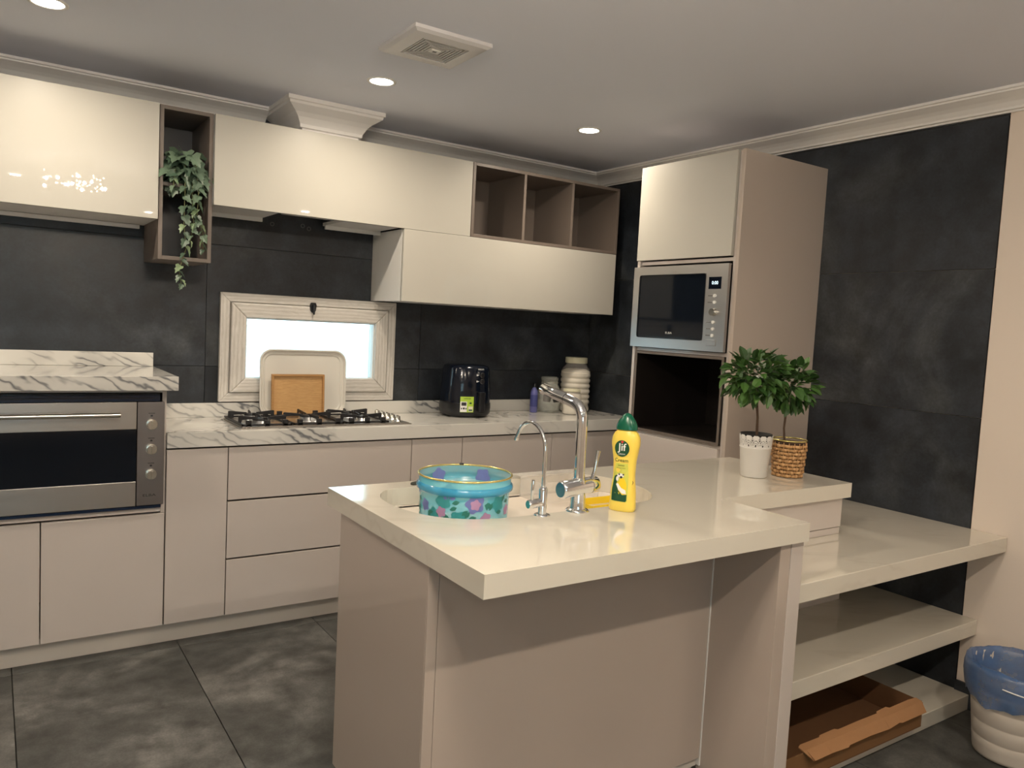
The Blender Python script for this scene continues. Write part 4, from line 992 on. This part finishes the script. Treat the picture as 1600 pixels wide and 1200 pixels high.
for iu, jv in keep:
    lace.f.append((lv_(iu, jv), lv_(iu+1, jv), lv_(iu+1, jv+1), lv_(iu, jv+1))); lace.sm.append(False)
lc = mk('lace_rim', lace, 'potwhite', t1); so = lc.modifiers.new('solid', 'SOLIDIFY'); so.thickness = .0012; so.offset = -1
mk('inner_pot', MB().lathe(P1, [(pr1(.1)-.0055, .1145), (pr1(.158)-.005, .156), (pr1(.158)-.003, .160), (pr1(.158)-.0055, .160), (pr1(.15)-.008, .150), (0, .150)], 48), 'soil', t1)
mk('stem', MB().tube([(-.846, -2.030, ZI+.150), (-.850, -2.031, 1.12), (-.858, -2.030, 1.17), (-.868, -2.030, 1.24)], [.0052, .0045, .0045, .003], 10), 'trunk', t1)
crown(t1, (-.880, -2.030, 1.270), .122, .11, .088, 250, 5, leafm, leafd, .052)
P2 = (-.705, -2.070, ZI+.0005)
t2 = root('topiary_plant', P2, 'small ball-headed green plant in a woven wicker basket pot', 'plant')
def pr2_(z): return .0525+.0095*(z/.132)
wv = MB(); rows = 9; ns = 20
for rr_ in range(rows):
    z = .007+.0138*rr_; pts = []
    for k in range(ns*4):
        a = 2*pi*k/(ns*4); off = .0040*cos(a*ns/2+pi*rr_); rr0 = pr2_(z)+off; pts.append((P2[0]+rr0*cos(a), P2[1]+rr0*sin(a), P2[2]+z))
    n_ = len(pts)
    # flattened strand
    for zz, sc in ((0, 1),):
        vs = []; 
        for (x, y, z_) in pts:
            dx, dy = x-P2[0], y-P2[1]; L = sqrt(dx*dx+dy*dy); ux, uy = dx/L, dy/L
            for du, dz in ((.0020, 0), (.0012, .0056), (-.0010, .0056), (-.0018, 0), (-.0010, -.0056), (.0012, -.0056)): vs.append((x+ux*du, y+uy*du, z_+dz))
        fs = [(i*6+k, ((i+1) % n_)*6+k, ((i+1) % n_)*6+(k+1) % 6, i*6+(k+1) % 6) for i in range(n_) for k in range(6)]
        wv.add(vs, fs, True)
w_ = mk('weave', wv, 'wicker', t2); w_['kind'] = 'stuff'
sm2 = MB()
for k in range(ns):
    a = 2*pi*k/ns*1.0; sm2.tube([(P2[0]+pr2_(z)*cos(a), P2[1]+pr2_(z)*sin(a), P2[2]+z) for z in (.001, .06, .13)], .0016, 6)
k_ = mk('stakes', sm2, 'wicker', t2); k_['kind'] = 'stuff'
mk('liner', MB().lathe(P2, [(pr2_(0)-.006, .001), (pr2_(.13)-.006, .129), (pr2_(.13)-.0075, .129), (pr2_(.11)-.009, .112), (0, .112)], 40), simple('dark_basket_liner', (.05, .025, .012), .8), t2)
mk('rim', MB().tube([(P2[0]+(pr2_(.132))*cos(2*pi*k/48), P2[1]+pr2_(.132)*sin(2*pi*k/48), P2[2]+.1375) for k in range(48)], .0030, 8, closed=True), 'gold', t2)
mk('stem', MB().tube([(-.722, -2.062, ZI+.11), (-.728, -2.058, 1.08), (-.724, -2.058, 1.13), (-.722, -2.056, 1.20)], [.0045, .0038, .0042, .003], 10), 'trunk', t2)
crown(t2, (-.722, -2.062, 1.240), .100, .10, .088, 215, 9, leafm, leafd, .050)

# ------------------------------------------------------------------ cardboard box on the bottom shelf
cx0, cx1, cy0, cy1, cz0, cz1 = -1.262, -.440, -2.512, -2.12, .0618, .150
cbx = root('cardboard_box', ((cx0+cx1)/2, -2.28, cz0), 'shallow open brown cardboard box on the bottom shelf', 'box')
th = .004
mk('bottom', B(cx0, cx1, cy0, cy1, cz0, cz0+th), 'cardshade', cbx)
mk('front_wall', B(cx0, cx1, cy0, cy0+th, cz0+th, cz1), 'cardboard', cbx)
mk('back_wall', B(cx0, cx1, cy1-th, cy1, cz0+th, cz1+.02), 'cardshade', cbx)
mk('side_wall', B(cx0, cx0+th, cy0+th, cy1-th, cz0+th, cz1), 'cardshade', cbx)
mk('side_wall', B(cx1-th, cx1, cy0+th, cy1-th, cz0+th, cz1+.004), 'cardshade', cbx)
fm = MB(); flp = [(-1.13, 0), (-1.115, .004), (-1.02, .003), (-1.01, .007), (-.93, .008), (-.92, .003), (-.80, .004), (-.70, .003), (-.69, .008), (-.63, .010), (-.62, .004), (-.50, .005), (-.455, .002)]
top_ = [(x, cy0+.016+dz*1.4, cz1+.010+dz*.3) for x, dz in flp]; mid_ = [(x, cy0-.001, cz1+.006) for x, dz in flp]; bot_ = [(x+(.030 if i == 0 else .012 if i == 1 else -.004 if i == len(flp)-1 else 0), cy0-.022-.002*((i*5) % 3), cz1-.022+.0015*((i*3) % 4)) for i, (x, dz) in enumerate(flp)]
nf = len(flp); fm.add(top_+mid_+bot_, [(i, i+1, nf+i+1, nf+i) for i in range(nf-1)]+[(nf+i, nf+i+1, 2*nf+i+1, 2*nf+i) for i in range(nf-1)])
fo = mk('flap', fm, simple('lit_cardboard_flap', (.34, .175, .078), .85), cbx); so = fo.modifiers.new('s', 'SOLIDIFY'); so.thickness = .0035  # same cardboard, coloured paler where light catches the flap
mk('inner_flap', MB().add([(cx0+th, cy0+.006, cz1-.004), (-1.16, cy0+.02, cz1-.03), (-1.16, cy1-.05, cz1-.035), (cx0+th, cy1-.01, cz1-.004)], [(0, 1, 2, 3)]), 'cardshade', cbx)

# ------------------------------------------------------------------ waste bin
DC = (-.222, -2.715, .0005)
bn = root('waste_bin', DC, 'cream ribbed waste bin with blue liner by the right wall', 'bin')
DH = .315
bp_ = [(.108, .0), (.116, .004)]
for i in range(5):
    a = .012+(DH-.03)*i/5; b = .012+(DH-.03)*(i+1)/5
    for q in (0.03, .5, .95): zz = a+(b-a)*q; bp_.append((.116+.032*zz/DH+.0006, zz))
    bp_.append((.116+.032*b/DH-.0010, b-.0012))
bp_ += [(.150, DH-.006), (.153, DH), (.148, DH), (.144, DH-.02), (.112, .01), (0, .008)]
mk('body', MB().lathe(DC, bp_, 56), simple('cream_bin_plastic', (.55, .50, .44), .5), bn)
bgm = MB(); N = 72; rn = random.Random(2); ang = [2*pi*k/N for k in range(N)]
def wob(a, s_): return .5*sin(5*a+s_)+.3*sin(11*a+2*s_)+.25*sin(23*a+s_*3)
rws = [(.150, DH-.115, .012, .012), (.158, DH-.085, .007, .004), (.163, DH-.045, .006, .003), (.162, DH-.01, .004, .002), (.158, DH+.012, .002, .005), (.150, DH+.014, .001, .005), (.143, DH-.01, .006, .0), (.130, DH-.08, .012, .0), (.10, DH-.17, .015, .0)]
vs = []
for ri, (r, z, wr, wz) in enumerate(rws):
    for a in ang: rr0 = r+wr*wob(a, ri*1.3); vs.append((DC[0]+rr0*cos(a), DC[1]+rr0*sin(a), DC[2]+z+wz*wob(a, ri*.7+2)))
bgm.add(vs, [(i*N+k, i*N+(k+1) % N, (i+1)*N+(k+1) % N, (i+1)*N+k) for i in range(len(rws)-1) for k in range(N)], True)
mk('liner', bgm, M['bag'], bn, label='crumpled translucent blue liner')
mk('hoop', MB().tube([(DC[0]+.168*cos(a), DC[1]+.168*sin(a), DC[2]+DH-.04-.02*sin((a+2.6)*1.0)) for a in [-3.0+.12*k for k in range(18)]], .0022, 8), 'printwhite', bn)

# ------------------------------------------------------------------ ceiling fittings
vf = root('extractor_fan', (-1.90, -1.36, ZC), 'square white ceiling extractor fan with concentric grille', 'vent')
fxa, fxb, fya, fyb = -2.045, -1.748, -1.508, -1.212
zb = ZC-.0005
fm = MB(); o4 = [(fxa, fya), (fxb, fya), (fxb, fyb), (fxa, fyb)]
def sq(i): return [(fxa+i, fya+i), (fxb-i, fya+i), (fxb-i, fyb-i), (fxa+i, fyb-i)]
vs = [(x, y, zb) for x, y in sq(0)] + [(x, y, zb-.012) for x, y in sq(0)] + [(x, y, zb-.020) for x, y in sq(.012)] + [(x, y, zb-.022) for x, y in sq(.058)] + [(x, y, zb-.012) for x, y in sq(.060)]
fm.add(vs, [(i*4+k, i*4+(k+1) % 4, (i+1)*4+(k+1) % 4, (i+1)*4+k) for i in range(4) for k in range(4)] + [(3, 2, 1, 0)])
mk('cover', fm, simple('fan_cover_white', (.66, .65, .66), .22), vf)
mk('grille_back', B(fxa+.06, fxb-.06, fya+.06, fyb-.06, zb-.013, zb-.011), 'grille', vf)
for k in range(7):
    i0 = .0625+.0118*k; m = MB(); a, b = sq(i0), sq(i0+.0066)
    zz0, zz1 = zb-.0205, zb-.0165
    m.add([(x, y, z) for z in (zz0, zz1) for x, y in a] + [(x, y, z) for z in (zz0, zz1) for x, y in b],
          [(k2, (k2+1) % 4, 8+(k2+1) % 4, 8+k2) for k2 in range(4)] + [(k2, 4+k2, 4+(k2+1) % 4, (k2+1) % 4) for k2 in range(4)] + [(8+k2, 8+(k2+1) % 4, 12+(k2+1) % 4, 12+k2) for k2 in range(4)])
    mk('grille_slat', m, 'slat', vf)
mk('grille_rib', B(fxa+.06, fxb-.06, -1.3615, -1.3585, zb-.0165, zb-.0125), 'slat', vf)
mk('badge', B(-1.915, -1.878, -1.375, -1.345, zb-.0235, zb-.0135), 'white', vf, .001)
mk('badge_print', B(-1.904, -1.889, -1.366, -1.354, zb-.0238, zb-.0236), 'grille', vf)
DL = ('round ceiling downlight above the oven at the far left', 'round ceiling downlight between the extractor fan and the duct box', 'round ceiling downlight nearest the tower cabinet')
for k, (x, y) in enumerate(DOWN + DOWN_BACK):
    lab = DL[k] if k < 3 else 'round ceiling downlight %s' % ('added out of view left of the kitchen row', 'above the photographer', 'behind the peninsula, middle of its row', 'behind the peninsula, by the right wall', 'added unseen at the left wall behind the photographer', 'added unseen in the rear middle of the room', 'added unseen in the rear left of the room')[k-3]
    d = root('downlight', (x, y, ZC), lab, 'light', 'ceiling downlights')
    mk('trim_ring', MB().lathe((x, y, ZC-.0005), [(.060, 0), (.060, -.003), (.054, -.005), (.048, -.004), (.046, -.001)], 40), 'white', d)
    mk('diffuser', MB().lathe((x, y, ZC-.0015), [(.047, 0), (.047, -.0015), (0, -.0015)], 40), M['lamp'], d)
# chandelier of the dining end; the camera only sees its sparkle mirrored in the lacquer
ch = root('chandelier', (*CH, ZC), 'round crystal chandelier behind the camera mirrored in the cabinet door', 'chandelier')
mk('ceiling_plate', MB().lathe((*CH, ZC-.001), [(.12, 0), (.12, -.02), (0, -.02)], 40), 'satin', ch)
mk('ring', MB().tube([(CH[0]+.24*cos(2*pi*k/48), CH[1]+.24*sin(2*pi*k/48), 2.31) for k in range(48)], .006, 8, closed=True), 'satin', ch)
mk('rod', MB().cyl((CH[0], CH[1], ZC-.021), (CH[0], CH[1], 2.30), .006).box(CH[0]-.24, CH[0]+.24, CH[1]-.004, CH[1]+.004, 2.306, 2.314).box(CH[0]-.004, CH[0]+.004, CH[1]-.24, CH[1]+.24, 2.306, 2.314), 'satin', ch)
cm_ = MB().lathe((0, 0, 0), [(0, 0), (.006, .006), (.006, .028), (0, .036)], 6, False)
cme = bpy.data.meshes.new('crystal'); cme.from_pydata(cm_.v, [], cm_.f); cme.materials.append(M['crystal'])
bm_ = MB().lathe((0, 0, 0), [(0, -.006), (.005, -.003), (.006, 0), (.004, .005), (0, .007)], 10)
bme = bpy.data.meshes.new('bulb'); bme.from_pydata(bm_.v, [], bm_.f); bme.materials.append(M['bulb'])
rc = random.Random(4)
for k in range(26):
    a = 2*pi*k/26; o = bpy.data.objects.new('crystal', cme); COL.objects.link(o); o.parent = ch; o.location = (.24*cos(a), .24*sin(a), 2.262-ZC)
for k in range(44):
    a = rc.uniform(0, 2*pi); q = .21*sqrt(rc.random()); o = bpy.data.objects.new('bulb', bme); COL.objects.link(o); o.parent = ch; o.location = (q*cos(a), q*sin(a), rc.choice((2.20, 2.235, 2.27))-ZC+rc.uniform(-.01, .01))

# drilled holes in the tile where the missing hood was fixed
for hx, hz_ in ((-2.047, 1.848), (-1.894, 1.856), (-1.862, 1.845)):
    mk('fixing_hole', MB().tube([(hx+.009*cos(2*pi*k/14), -.0008, hz_+.009*sin(2*pi*k/14)) for k in range(14)], .0016, 5, closed=True), 'grille', wall_back)

for o in bpy.data.objects:
    if '_w' in o: del o['_w']
